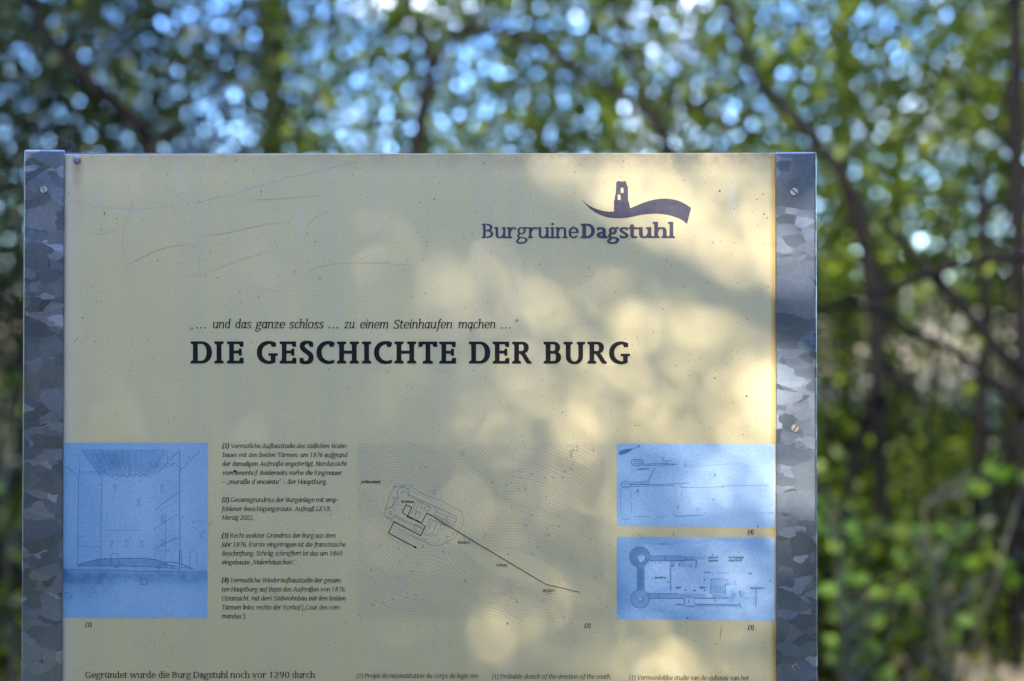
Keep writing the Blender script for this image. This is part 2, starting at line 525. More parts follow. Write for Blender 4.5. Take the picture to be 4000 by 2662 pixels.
class Gl:
    """One glyph: strips (L,R lists) and polygons."""
    def __init__(s, T, H, it):
        s.T, s.H, s.it = T, H, it
        s.parts = []
        s.e = 38 + 0.18 * T
        s.sh = H * 0.92
    def poly(s, pts): s.parts.append(('p', pts))
    def rect(s, x0, y0, x1, y1): s.poly([(x0, y0), (x1, y0), (x1, y1), (x0, y1)])
    def strip(s, L, Rr): s.parts.append(('s', L, Rr))
    def ring(s, x0, y0, x1, y1, a0=0, a1=360, t=None, h=None, n=22, p=2.25):
        t = s.T if t is None else t
        h = s.H if h is None else h
        cx_, cy_, rx, ry = (x0 + x1) / 2, (y0 + y1) / 2, (x1 - x0) / 2, (y1 - y0) / 2
        k = max(6, int(n * abs(a1 - a0) / 360))
        O, I = [], []
        for i in range(k + 1):
            a = R(a0 + (a1 - a0) * i / k)
            c, sn = math.cos(a), math.sin(a)
            c2 = math.copysign(abs(c) ** (2 / p), c); s2 = math.copysign(abs(sn) ** (2 / p), sn)
            O.append((cx_ + rx * c2, cy_ + ry * s2))
            I.append((cx_ + (rx - t) * c2, cy_ + (ry - h) * s2))
        s.strip(O, I)
    def curve(s, pts, sub=6, k=1.0, smooth=True):
        q = catmull(pts, sub) if smooth else pts
        T, H = s.T * k, s.H * k
        L, Rr = ribbon(q, lambda dx, dy, t: math.sqrt((T * dy) ** 2 + (H * dx) ** 2))
        s.strip(L, Rr)
    def diag(s, x0, y0, x1, y1, w=None):
        w = s.T if w is None else w
        s.poly([(x0 - w / 2, y0), (x0 + w / 2, y0), (x1 + w / 2, y1), (x1 - w / 2, y1)])
    def serif(s, x, y, side='B', up_=True):
        """slab at stem left edge x; y is outer edge, up_ -> slab grows upward from y"""
        a = x - (s.e if side in 'BL' else 0); b = x + s.T + (s.e if side in 'BR' else 0)
        if up_: s.poly([(a, y), (b, y), (b, y + s.sh * 0.8), (x + s.T, y + s.sh * 1.2), (x, y + s.sh * 1.2), (a, y + s.sh * 0.8)])
        else: s.poly([(a, y), (a, y - s.sh * 0.8), (x, y - s.sh * 1.2), (x + s.T, y - s.sh * 1.2), (b, y - s.sh * 0.8), (b, y)])
    def stem(s, x, y0, y1, top='', bot=''):
        s.rect(x, y0, x + s.T, y1)
        if s.it:
            if bot == 'B': bot = ''
            if bot == 'E': bot = 'R'
        if bot == 'E': bot = 'B'
        if bot: s.serif(x, y0, bot, True)
        if top == 'L':
            s.poly([(x, y1), (x - s.e * 1.05, y1 - s.sh * 0.25), (x - s.e * 1.05, y1 - s.sh * 1.05), (x, y1 - s.sh * 1.1)])
        elif top: s.serif(x, y1, top, False)
    def dot(s, cx_, cy_, r):
        s.poly([(cx_ + r * math.cos(k * math.pi / 6), cy_ + r * math.sin(k * math.pi / 6)) for k in range(12)])
    def vser(s, x, y0, y1, dirn=-1):
        """vertical slab terminal on an arm ending at x, between y0 (arm edge) and y1"""
        w = s.T * 0.62
        s.poly([(x, y0), (x, y1), (x - dirn * -1 * w * 0.75 if False else x - w * 0.7 * (-dirn) * -1 if False else x + dirn * w * 0.7, y1), (x + dirn * w, y0)])

X, K, A, D = 500, 660, 745, -230
def glyph(ch, T, H, it):
    g = Gl(T, H, it)
    e = g.e
    s0 = e * 0.9            # left stem position
    bw = 190 + T            # n-width between stem left edges
    sl_ = 30
    def arch(x0, x1, y=X):   # from stem at x0 to stem at x1
        g.curve([(x0 + T * 0.6, y * 0.60), (x0 + T * 0.85 + 20, y * 0.83), ((x0 + x1 + T) / 2 + 25, y - H / 2), (x1 + T * 0.30, y * 0.86), (x1 + T / 2, y * 0.62)], 5)
    if ch in 'aä' or ch == 'à':
        if it:
            g.ring(sl_, -6, sl_ + bw + T * 0.6, X + 4, 20, 345)
            g.stem(sl_ + bw - T * 0.05, 0, X, '', 'R')
            g.w = sl_ + bw + T + e * 0.7
        else:
            x = 250
            g.stem(x, 0, X * 0.62, '', '')
            g.serif(x, 0, 'R')
            g.curve([(x + T / 2, X * 0.58), (x + T * 0.4, X * 0.82), (x - 40, X - H / 2), (110, X - H * 0.62), (70, X * 0.80)], 5)
            g.rect(45, X * 0.70, 45 + T * 0.55, X * 0.88)
            g.ring(30, -6, 2 * (x + T * 0.4) - 30 - 60, X * 0.60, 75, 330)
            g.w = x + T + e + 10
        if ch == 'ä':
            for k in (0.3, 0.7): g.dot(g.w * k - 5, X + 105, 42 + T * 0.1)
    elif ch in 'bp':
        if ch == 'b': g.stem(s0, 0, A, 'L', '')
        else: g.stem(s0, D, X, 'L', 'B' if not it else '')
        if ch == 'p' and it: g.serif(s0, D, 'B')
        g.ring(s0 - 20, -6, s0 + bw + T + 5, X + 4, -160, 160)
        g.w = s0 + bw + T + sl_ + 5
    elif ch == 'c':
        g.ring(sl_, -6, sl_ + 400, X + 4, 42, 318)
        g.w = 385
    elif ch in 'dq':
        x = sl_ + bw - 5
        if ch == 'd': g.stem(x, 0, A, 'L', 'R')
        else: g.stem(x, D, X, '', 'B'); g.serif(x, D, 'B')
        g.ring(sl_, -6, x + T + 20, X + 4, 20, 340)
        g.w = x + T + e + 8
    elif ch in 'eéè':
        g.ring(sl_, -6, sl_ + 405, X + 4, -2, 322)
        g.rect(sl_ + T * 0.6, X * 0.46, sl_ + 395, X * 0.46 + H * 0.85)
        g.w = 430
        if ch == 'é': g.diag(230, X + 70, 290, X + 200, T * 0.8)
    elif ch == 'f':
        if it:
            g.curve([(30, D + 30), (70, D + 25), (125, D * 0.5), (150, 100), (165, X), (195, A - 80), (250, A - H / 2), (320, A - 70)], 5)
            g.rect(60, X - H, 300, X); g.w = 285
        else:
            g.stem(s0 + 5, 0, A * 0.78, '', 'B')
            g.curve([(s0 + 5 + T / 2, A * 0.74), (s0 + T * 0.6 + 15, A * 0.9), (s0 + T + 70, A - H / 2), (s0 + T + 150, A - 45)], 5)
            g.rect(0, X - H, s0 + T + 130, X); g.w = s0 + T + 130
    elif ch == 'g':
        g.ring(35, 165, 35 + 330, X + 4, t=T * 0.86, h=H * 0.9)
        g.poly([(300, X - 10), (330, X - H), (430, X - H * 0.95), (430, X + 8), (350, X + 8)])
        g.curve([(110, 195), (70, 120), (80, 60), (150, 30), (280, 12), (375, -40), (380, -120), (300, D + 25), (180, D + 10), (60, D + 35), (30, -130), (80, -50), (140, -5)], 5, 0.86)
        g.w = 440
    elif ch in 'hn':
        y = A if ch == 'h' else X
        g.stem(s0, 0, y, 'L', 'B'); g.stem(s0 + bw, 0, X * 0.66, '', 'E'); arch(s0, s0 + bw)
        g.w = s0 + bw + T + e * 0.9
    elif ch in 'iï':
        g.stem(s0, 0, X, 'L', 'E'); g.dot(s0 + T / 2, X + 140, 38 + T * 0.2); g.w = s0 + T + e * 0.9
    elif ch == 'j':
        g.stem(s0, D * 0.4, X, 'L', ''); g.curve([(s0 + T / 2, D * 0.3), (s0 + T * 0.3, D * 0.8), (s0 - 60, D)], 5)
        g.dot(s0 + T / 2, X + 140, 38 + T * 0.2); g.w = s0 + T + 40
    elif ch == 'k':
        g.stem(s0, 0, A, 'L', 'B'); g.diag(s0 + T + 30, X * 0.42, s0 + bw + 20, X, T * 0.8); g.diag(s0 + bw + 50, 0, s0 + T + 60, X * 0.55, T * 1.1)
        g.rect(s0 + bw - 40, X - g.sh, s0 + bw + 90, X); g.rect(s0 + bw - 20, 0, s0 + bw + 130, g.sh)
        g.w = s0 + bw + 130
    elif ch == 'l':
        g.stem(s0, 0, A, 'L', 'E'); g.w = s0 + T + e * 0.9
    elif ch == 'm':
        b2 = bw - 20
        g.stem(s0, 0, X, 'L', 'B'); g.stem(s0 + b2, 0, X * 0.66, '', 'B'); g.stem(s0 + 2 * b2, 0, X * 0.66, '', 'E')
        arch(s0, s0 + b2); arch(s0 + b2, s0 + 2 * b2); g.w = s0 + 2 * b2 + T + e * 0.9
    elif ch in 'oö':
        g.ring(sl_, -8, sl_ + 430, X + 6); g.w = 490
        if ch == 'ö':
            for k in (150, 340): g.dot(k, X + 105, 42 + T * 0.1)
    elif ch == 'r':
        g.stem(s0, 0, X, 'L', 'B' if not it else '')
        if not it: pass
        g.curve([(s0 + T * 0.6, X * 0.55), (s0 + T + 25, X * 0.82), (s0 + T + 95, X - H / 2), (s0 + T + 190, X - H * 0.6)], 5)
        g.rect(s0 + T + 150, X * 0.74, s0 + T + 150 + T * 0.55, X - 4)
        g.w = s0 + T + 225
    elif ch == 's':
        g.curve([(325, X * 0.86), (255, X - H / 2), (150, X - H / 2), (82, X * 0.78), (120, X * 0.60), (230, X * 0.45), (318, X * 0.27), (265, H / 2 + 2), (150, H / 2 - 6), (45, X * 0.12)], 5, 0.95)
        g.rect(298 - 6, X * 0.70, 298 + T * 0.42, X * 0.98); g.rect(38, 10, 38 + T * 0.42, X * 0.28)
        g.w = 380
    elif ch == 'ß':
        g.stem(s0, 0 if not it else D, A * 0.75, '', '')
        g.curve([(s0 + T / 2, A * 0.7), (s0 + T, A * 0.93), (s0 + T + 100, A - H / 2), (s0 + T + 200, A * 0.83), (s0 + T + 130, A * 0.62), (s0 + T + 160, X * 0.62), (s0 + T + 250, X * 0.35), (s0 + T + 210, H / 2), (s0 + T + 60, H / 2)], 5)
        g.w = s0 + T + 330
    elif ch == 't':
        g.stem(s0 + 8, X * 0.22, X * 1.24, '', ''); g.rect(0, X - H, s0 + T + 135, X)
        g.curve([(s0 + 8 + T / 2, X * 0.3), (s0 + T * 0.7 + 10, X * 0.1), (s0 + T + 60, H / 2 - 4), (s0 + T + 135, H / 2 + 6)], 5)
        g.w = s0 + T + 150
    elif ch in 'uü':
        g.stem(s0, X * 0.34, X, 'L', ''); g.stem(s0 + bw, 0, X, 'L', 'R')
        g.curve([(s0 + T / 2, X * 0.4), (s0 + T * 0.7, X * 0.14), ((s0 + s0 + bw + T) / 2 - 20, H / 2 - 6), (s0 + bw - 5, X * 0.17), (s0 + bw + T * 0.4, X * 0.40)], 5)
        g.w = s0 + bw + T + e * 0.9
        if ch == 'ü':
            for k in (0.32, 0.68): g.dot(g.w * k, X + 105, 42 + T * 0.1)
    elif ch in 'vwyx':
        if ch == 'v' or ch == 'y':
            g.diag(T * 0.9, X, 235, 0, T); g.diag(390, X, 235, 0, T * 0.68)
            g.rect(5, X - g.sh, 60 + T + e, X); g.rect(330, X - g.sh, 470, X); g.w = 470
            if ch == 'y': g.diag(235, 0, 150, D, T * 0.7)
        elif ch == 'x':
            g.diag(90, X, 370, 0, T); g.diag(360, X, 90, 0, T * 0.68)
            g.rect(20, X - g.sh, 180, X); g.rect(300, X - g.sh, 440, X); g.rect(10, 0, 160, g.sh); g.rect(290, 0, 450, g.sh); g.w = 460
        else:
            g.diag(T * 0.9, X, 215, 0, T); g.diag(360, X, 215, 0, T * 0.65); g.diag(360, X, 500, 0, T); g.diag(640, X, 500, 0, T * 0.65)
            g.rect(5, X - g.sh, 60 + T + e, X); g.rect(570, X - g.sh, 710, X); g.w = 715
    elif ch == 'z':
        g.rect(45, X - H, 370, X); g.rect(35, 0, 380, H); g.diag(100, 0, 315, X, T * 0.95)
        g.rect(45, X * 0.68, 45 + T * 0.5, X); g.rect(380 - T * 0.5, 0, 380, X * 0.32); g.w = 415
    # capitals
    elif ch in 'AÄ':
        g.diag(70, 0, 300, K, T * 0.68); g.diag(545, 0, 315, K, T * 1.02); g.rect(150, K * 0.27, 465, K * 0.27 + H)
        g.rect(0, 0, 160, g.sh); g.rect(440, 0, 640, g.sh); g.w = 630
    elif ch == 'B':
        g.stem(s0, 0, K, 'L', 'L' if not it else 'L'); m_ = K * 0.52
        x = s0 + T * 0.5
        g.ring(x - 170, m_ - H * 0.5, s0 + 370, K, -90, 90); g.ring(x - 190, 0, s0 + 400, m_ + H * 0.5, -90, 90)
        g.rect(s0, K - H, x + 20, K); g.rect(s0 + T, m_ - H / 2, x + 80, m_ + H / 2); g.rect(s0, 0, x + 20, H)
        g.w = s0 + 440
    elif ch in 'CG':
        g.ring(35, -8, 35 + 560, K + 8, 52, 308 if ch == 'C' else 300)
        xr = 35 + 280 + 560 / 2 * 0.72
        g.poly([(xr, K * 0.74), (xr, K * 0.97), (xr - T * 0.55, K * 0.97), (xr - T * 0.3, K * 0.74)])
        g.w = 560
        if ch == 'G':
            g.rect(xr - T * 0.75, 15, xr + T * 0.25, K * 0.40); g.rect(xr - 150, K * 0.40 - g.sh, xr + T * 0.25 + 50, K * 0.40); g.w = 610
    elif ch == 'D':
        g.stem(s0, 0, K, 'L', 'L')
        g.ring(s0 - 150, 0, s0 + 500, K, -90, 90); g.rect(s0, 0, s0 + 180, H); g.rect(s0, K - H, s0 + 180, K); g.w = s0 + 540
    elif ch in 'EF':
        g.stem(s0, 0, K, 'L', 'L'); xr = s0 + 365
        g.rect(s0, K - H, xr, K); g.rect(s0, K * 0.5 - H * .4, xr - 60, K * 0.5 + H * 0.6)
        g.poly([(xr, K), (xr, K * 0.74), (xr - T * 0.5, K * 0.74), (xr - T * 0.8, K)])
        g.poly([(xr - 60, K * 0.36), (xr - 60, K * 0.66), (xr - 60 - T * 0.5, K * 0.62), (xr - 60 - T * 0.5, K * 0.40)])
        if ch == 'E':
            g.rect(s0, 0, xr + 8, H); g.poly([(xr + 8, 0), (xr + 8, K * 0.26), (xr - T * 0.42, K * 0.26), (xr - T * 0.8, 0)])
        g.w = xr + 40
    elif ch == 'H':
        g.stem(s0, 0, K, 'B', 'B'); g.stem(s0 + 380, 0, K, 'B', 'E'); g.rect(s0, K / 2 - H / 2, s0 + 400, K / 2 + H / 2); g.w = s0 + 380 + T + e
        if it: g.serif(s0, 0, 'B')
    elif ch == 'I':
        g.stem(s0, 0, K, 'B', 'E'); g.serif(s0, 0, 'B'); g.w = s0 + T + e
    elif ch == 'J':
        g.stem(s0 + 20, D * 0.4, K, 'B', ''); g.curve([(s0 + 20 + T / 2, D * 0.3), (s0 + 10, D * 0.8), (s0 - 70, D)], 5); g.w = s0 + T + e + 20
    elif ch == 'K':
        g.stem(s0, 0, K, 'B', 'B'); g.serif(s0, 0, 'B'); g.diag(s0 + T + 30, K * 0.40, s0 + 380, K, T * 0.75); g.diag(s0 + 430, 0, s0 + T + 90, K * 0.55, T * 1.05)
        g.rect(s0 + 300, K - g.sh, s0 + 460, K); g.rect(s0 + 340, 0, s0 + 520, g.sh); g.w = s0 + 530
    elif ch == 'L':
        g.stem(s0, 0, K, 'B', 'L'); g.serif(s0, 0, 'L'); g.rect(s0, 0, s0 + 360, H); g.rect(s0 + 360 - T * 0.5, 0, s0 + 360, K * 0.27); g.w = s0 + 400
    elif ch == 'M':
        g.stem(s0, 0, K, 'L', 'B'); g.stem(s0 + 500, 0, K, 'R', 'E'); g.diag(s0 + T * 0.6, K, s0 + 300, 60, T * 0.9); g.diag(s0 + 520, K, s0 + 300, 60, T * 0.7); g.w = s0 + 500 + T + e
    elif ch == 'N':
        g.stem(s0, 0, K, 'L', 'B'); g.stem(s0 + 390, 0, K, 'B', ''); g.diag(s0 + T * 0.6, K, s0 + 400, 0, T); g.w = s0 + 390 + T + e
    elif ch in 'OQÖ':
        g.ring(35, -8, 610, K + 8); g.w = 650
    elif ch in 'PR':
        g.stem(s0, 0, K, 'L', 'B'); g.serif(s0, 0, 'B')
        m_ = K * 0.44; x = s0 + T * 0.5
        g.ring(x - 190, m_, s0 + 395, K, -90, 90); g.rect(s0, K - H, x + 60, K); g.rect(s0 + T, m_, x + 60, m_ + H)
        g.w = s0 + 430
        if ch == 'R':
            g.diag(s0 + 420, 0, s0 + 220, m_ + 20, T * 1.05); g.rect(s0 + 410, 0, s0 + 420 + T + 10, g.sh); g.w = s0 + 440 + T
    elif ch == 'S':
        g.curve([(400, K * 0.86), (330, K - H / 2), (190, K - H / 2), (95, K * 0.80), (130, K * 0.61), (270, K * 0.47), (395, K * 0.28), (330, H / 2), (180, H / 2 - 6), (60, K * 0.11)], 5)
        g.rect(372, K * 0.74, 372 + T * 0.5, K * 0.99); g.rect(40, 5, 40 + T * 0.5, K * 0.26); g.w = 470
    elif ch == 'T':
        x = 240
        g.stem(x, 0, K, '', 'B'); g.serif(x, 0, 'B'); xr = 2 * x + T - 25
        g.rect(25, K - H, xr, K); g.poly([(25, K), (25, K * 0.75), (25 + T * 0.45, K * 0.75), (25 + T * 0.75, K)]); g.poly([(xr, K), (xr - T * 0.75, K), (xr - T * 0.45, K * 0.75), (xr, K * 0.75)])
        g.w = xr + 25
    elif ch in 'UÜ':
        g.stem(s0 + 20, K * 0.3, K, 'B', ''); g.stem(s0 + 390, K * 0.3, K, 'B', ''); g.ring(s0 + 20, -8, s0 + 390 + T, K * 0.66, 180, 360); g.w = s0 + 390 + T + e + 10
    elif ch == 'V':
        g.diag(90, K, 300, 0, T * 1.02); g.diag(500, K, 300, 0, T * 0.68); g.rect(0, K - g.sh, 210, K); g.rect(430, K - g.sh, 600, K); g.w = 590
    elif ch == 'W':
        g.diag(90, K, 260, 0, T); g.diag(430, K, 260, 0, T * 0.68); g.diag(430, K, 600, 0, T); g.diag(770, K, 600, 0, T * 0.68)
        g.rect(0, K - g.sh, 200, K); g.rect(700, K - g.sh, 860, K); g.w = 850
    # figures
    elif ch == '0': g.ring(35, -8, 455, K + 8); g.w = 490
    elif ch == '1':
        g.stem(200, 0, K, '', 'B'); g.serif(200, 0, 'B'); g.poly([(200, K), (90, K - 50), (90, K - 50 - H), (200, K - H)]); g.w = 490
    elif ch == '2':
        g.curve([(75, K * 0.80), (150, K - H * 0.7), (260, K - H / 2), (360, K * 0.76), (330, K * 0.52), (200, K * 0.27), (90, H)], 5); g.rect(55, 0, 430, H); g.w = 490
    elif ch == '3':
        g.curve([(80, K * 0.88), (190, K - H / 2), (330, K * 0.84), (300, K * 0.62), (180, K * 0.53)], 5); g.curve([(180, K * 0.53), (320, K * 0.47), (370, K * 0.27), (290, H * 0.6), (170, H / 2 - 6), (60, K * 0.10)], 5); g.w = 470
    elif ch == '4':
        g.stem(290, -10, K, '', ''); g.diag(90, K * 0.28, 330, K, T * 0.6); g.rect(40, K * 0.25, 470, K * 0.25 + H); g.w = 500
    elif ch == '5':
        g.rect(110, K - H, 400, K); g.rect(100, K * 0.5, 100 + T * 0.7, K); g.curve([(120, K * 0.55), (260, K * 0.60), (380, K * 0.44), (370, K * 0.18), (250, H / 2), (70, K * 0.08)], 5); g.w = 480
    elif ch == '6':
        g.ring(45, -8, 445, K * 0.62); g.curve([(95, K * 0.3), (110, K * 0.62), (210, K * 0.88), (340, K * 0.99)], 5); g.w = 490
    elif ch == '7':
        g.rect(50, K - H, 440, K); g.diag(190, 0, 395, K, T * 0.95); g.w = 450
    elif ch == '8':
        g.ring(75, K * 0.48, 415, K + 8); g.ring(45, -8, 445, K * 0.56); g.w = 490
    elif ch == '9':
        g.ring(45, K * 0.38, 445, K + 8); g.curve([(395, K * 0.7), (380, K * 0.38), (280, K * 0.12), (150, 0)], 5); g.w = 490
    # points
    elif ch == '.': g.dot(85, 45, 30 + T * 0.28); g.w = 180
    elif ch == '…':
        for k in (85, 345, 605): g.dot(k, 45, 32 + T * 0.28)
        g.w = 720
    elif ch == ',': g.dot(85, 45, 30 + T * 0.25); g.diag(50, -110, 100, 40, T * 0.5); g.w = 180
    elif ch == ';': g.dot(85, 45, 30 + T * 0.25); g.diag(50, -110, 100, 40, T * 0.5); g.dot(85, X - 60, 30 + T * 0.25); g.w = 200
    elif ch == '„':
        for k in (60, 200): g.diag(k, -120, k + 55, 60, T * 0.75)
        g.w = 300
    elif ch == '“':
        for k in (60, 200): g.diag(k + 20, K - 160, k + 70, K + 40, T * 0.75)
        g.w = 300
    elif ch == '-': g.rect(40, X * 0.42, 250, X * 0.42 + H); g.w = 290
    elif ch == '–': g.rect(20, X * 0.42, 400, X * 0.42 + H * 0.9); g.w = 430
    elif ch == '`': g.diag(110, K - 60, 50, K + 80, T * 0.6); g.w = 230
    elif ch == '(': g.curve([(215, K + 70), (120, K * 0.8), (80, K * 0.42), (115, K * 0.02), (205, -150)], 5); g.w = 250
    elif ch == ')': g.curve([(40, K + 70), (130, K * 0.8), (170, K * 0.42), (140, K * 0.02), (45, -150)], 5); g.w = 250
    elif ch == '+': g.rect(40, 240, 440, 260); g.rect(230, 50, 250, 450); g.w = 480
    elif ch == ' ': g.w = 215
    else: g.w = 300
    return g

class Ink:
    """Collects print as flat pieces; each piece sits a hair in front of the last so none share a plane."""
    def __init__(s, y=-0.0003, step=2.2e-6, cyc=60):
        s.V, s.F, s.y, s.step, s.cyc, s.k = [], [], y, step, cyc, 0
    def lay(s):
        s.k += 1
        return s.y - s.step * (s.k % s.cyc)
    def poly(s, pts):
        y = s.lay(); b = len(s.V)
        s.V += [(p[0], y, p[1]) for p in pts]
        s.F.append(tuple(range(b, b + len(pts))))
    def strip(s, L, Rr):
        y = s.lay(); b = len(s.V); n = len(L)
        for i in range(n): s.V += [(L[i][0], y, L[i][1]), (Rr[i][0], y, Rr[i][1])]
        for i in range(n - 1): s.F.append((b + 2 * i, b + 2 * i + 1, b + 2 * i + 3, b + 2 * i + 2))
    def line(s, pts, w, smooth=False, taper=False):
        """pts in photograph coordinates"""
        if smooth: pts = catmull(pts, 6)
        q = [B(*p) for p in pts]
        L, Rr = ribbon(q, lambda dx, dy, t: w * MPX * ((0.35 + 0.65 * math.sin(math.pi * min(1, max(0, t)))) if taper else 1))
        s.strip(L, Rr)
    def area(s, pts): s.poly([B(*p) for p in pts])
    def done(s, name, m, parent):
        o = mk(name, s.V, s.F, m, parent)
        if name in ('pencil_drawing', 'plan_drawing', 'map_plan_drawing', 'contour_line', 'scratch'): o['kind'] = 'stuff'
        me = o.data
        # face the viewer
        import bmesh
        bm = bmesh.new(); bm.from_mesh(me)
        fl = [f for f in bm.faces if f.normal.y > 0]
        bmesh.ops.reverse_faces(bm, faces=fl)
        bmesh.ops.triangulate(bm, faces=[f for f in bm.faces if len(f.verts) > 4])
        bm.to_mesh(me); bm.free()
        return o

def layout(runs, it, track=0):
    """runs: [(text, T, H)] -> list of placed parts in font units, total width"""
    out, x = [], 0
    for text, T, H in runs:
        for ch in text:
            g = glyph(ch, T, H, it)
            for p in g.parts: out.append((x, p))
            x += g.w + track
    xs = [q[0] + x0 for x0, p in out for part in p[1:] for q in part]
    return out, min(xs), max(xs)
def text(ink, runs, x0, x1, ybase, cap, it=False, slant=0.16, track=0, yb1=None, rot=0):
    """place a line so that its ink spans x0..x1 (photograph px), baseline ybase, capital height cap px"""
    if isinstance(runs, str): runs = [(runs, 92, 66)]
    parts, mn, mxx = layout(runs, it, track)
    bx0, bz0 = B(x0, ybase)
    if rot:
        k = cap * MPX / K; c, sn = math.cos(rot), math.sin(rot)
        f = lambda q, o: (bx0 + k * ((q[0] + o) * c - q[1] * sn), bz0 + k * ((q[0] + o) * sn + q[1] * c))
    else:
        bx1, bz1 = B(x1, yb1 if yb1 else ybase)
        ky = cap * MPX / K
        sl = slant if it else 0
        kx = (bx1 - bx0 - sl * X * ky) / (mxx - mn)
        f = lambda q, o: (bx0 + kx * (q[0] + o - mn) + sl * q[1] * ky, bz0 + (bz1 - bz0) * (q[0] + o - mn) / (mxx - mn) + ky * q[1])
    for o, p in parts:
        if p[0] == 'p': ink.poly([f(q, o) for q in p[1]])
        else: ink.strip([f(q, o) for q in p[1]], [f(q, o) for q in p[2]])

# --- logo
ink = Ink()
text(ink, [('Burgruine', 100, 72)], 1881, 2261, 931, 56.5)
text(ink, [('Dagstuhl', 150, 98)], 2268, 2636.5, 931, 56.5)
ink.done('logo_lettering', M_LOGO, panel)['label'] = 'slate blue name "BurgruineDagstuhl"'
ink = Ink()
def lg(x, y): return (2260 + x / 5.1217, 690 + y / 5.1217)
up_e = catmull([lg(*p) for p in ((68, 458), (150, 540), (270, 615), (420, 672), (560, 700), (690, 703), (870, 690), (1030, 637), (1200, 565), (1400, 492), (1600, 450), (1780, 447), (1980, 482), (2130, 550), (2252, 632))], 5)
lo_e = catmull([lg(*p) for p in ((68, 458), (130, 545), (260, 670), (420, 765), (600, 820), (790, 834), (960, 825), (1110, 800), (1270, 765), (1450, 747), (1620, 748), (1800, 775), (1960, 825), (2080, 880), (2170, 952))], 5)
ink.strip([B(*p) for p in up_e], [B(*p) for p in lo_e])
tl = [(712, 705), (708, 600), (708, 490), (722, 460), (728, 390), (742, 350), (750, 200), (755, 118), (790, 92), (870, 102), (935, 92), (958, 130), (965, 175), (987, 205), (988, 400), (995, 500), (1012, 520), (1022, 600), (1030, 660)]
# tower split round its two window openings
def R_(*p): ink.area([lg(*q) for q in p])
R_((712, 720), (708, 600), (708, 490), (722, 460), (728, 390), (742, 350), (750, 200), (755, 118), (790, 92), (842, 98), (842, 330), (838, 470), (838, 720), (780, 720), (780, 390), (792, 362), (810, 358), (830, 366), (838, 390), (842, 330), (842, 330))  if False else None
cols = [  # (x0,x1, segments of y)
]
def yt(x):
    P = [(708, 490), (722, 460), (728, 390), (742, 350), (750, 200), (755, 118), (790, 92), (870, 102), (935, 92), (958, 130), (965, 175), (987, 205), (988, 400), (995, 500), (1012, 520), (1022, 600), (1030, 640)]
    for a, b in zip(P, P[1:]):
        if a[0] <= x <= b[0]:
            return a[1] + (b[1] - a[1]) * (x - a[0]) / max(1e-6, b[0] - a[0])
    return 640
def win(x, c, w, t, b):
    if abs(x - c) > w: return None
    return t + (w - math.sqrt(max(0, w * w - (x - c) ** 2))), b
xs = sorted(set([708, 722, 728, 742, 750, 755, 780, 790, 842, 870, 901, 935, 958, 965, 987, 988, 995, 1012, 1022, 1030, 839] + [780 + 59 * k / 10 for k in range(11)] + [842 + 59 * k / 10 for k in range(11)]))
for a, b in zip(xs, xs[1:]):
    m_ = (a + b) / 2
    w = win(m_, 809.5, 29.5, 358, 470) or win(m_, 871.5, 29.5, 222, 330)
    A_, B_ = a - 0.3, b + 0.3
    if w:
        c, ww, t0 = (809.5, 29.5, 358) if win(m_, 809.5, 29.5, 358, 470) else (871.5, 29.5, 222)
        ya = t0 + ww - math.sqrt(max(0, ww * ww - (a - c) ** 2)); yb_ = t0 + ww - math.sqrt(max(0, ww * ww - (b - c) ** 2))
        R_((A_, yt(a)), (B_, yt(b)), (B_, yb_), (A_, ya)); R_((A_, w[1]), (B_, w[1]), (B_, 710), (A_, 710))
    else:
        R_((A_, yt(a)), (B_, yt(b)), (B_, 710 if b < 1000 else 668), (A_, 710 if a < 1000 else 668))
ink.done('logo_emblem', M_LOGO, panel)['label'] = 'slate blue emblem of a ruined tower on a wave'

# --- quotation
ink = Ink()
Q = [(' '.join(['„…', 'und', 'das', 'ganze', 'schloss', '…', 'zu', 'einem', 'Steinhaufen', 'machen', '…“']), 88, 62)]
# word by word, each at its own place
qw = [('„', 45, 95), ('…', 122, 262), ('und', 330, 580), ('das', 632, 853), ('ganze', 898, 1298), ('schloss', 1345, 1803), ('…', 1862, 2000), ('zu', 2065, 2215)]
for w_, a, b in qw: text(ink, [(w_, 88, 62)], 730 + a / 3.3657, 730 + b / 3.3657, 1283.5, 33.5, True, 0.15)
qw = [('einem', 85, 472), ('Steinhaufen', 527, 1312), ('machen', 1372, 1880), ('…', 1942, 2078), ('“', 2115, 2168)]
for w_, a, b in qw: text(ink, [(w_, 88, 62)], 1380 + a / 3.3657, 1380 + b / 3.3657, 1284, 33.5, True, 0.15)
ink.done('quotation_lettering', M_INK, panel)['label'] = 'italic quotation line above the title'

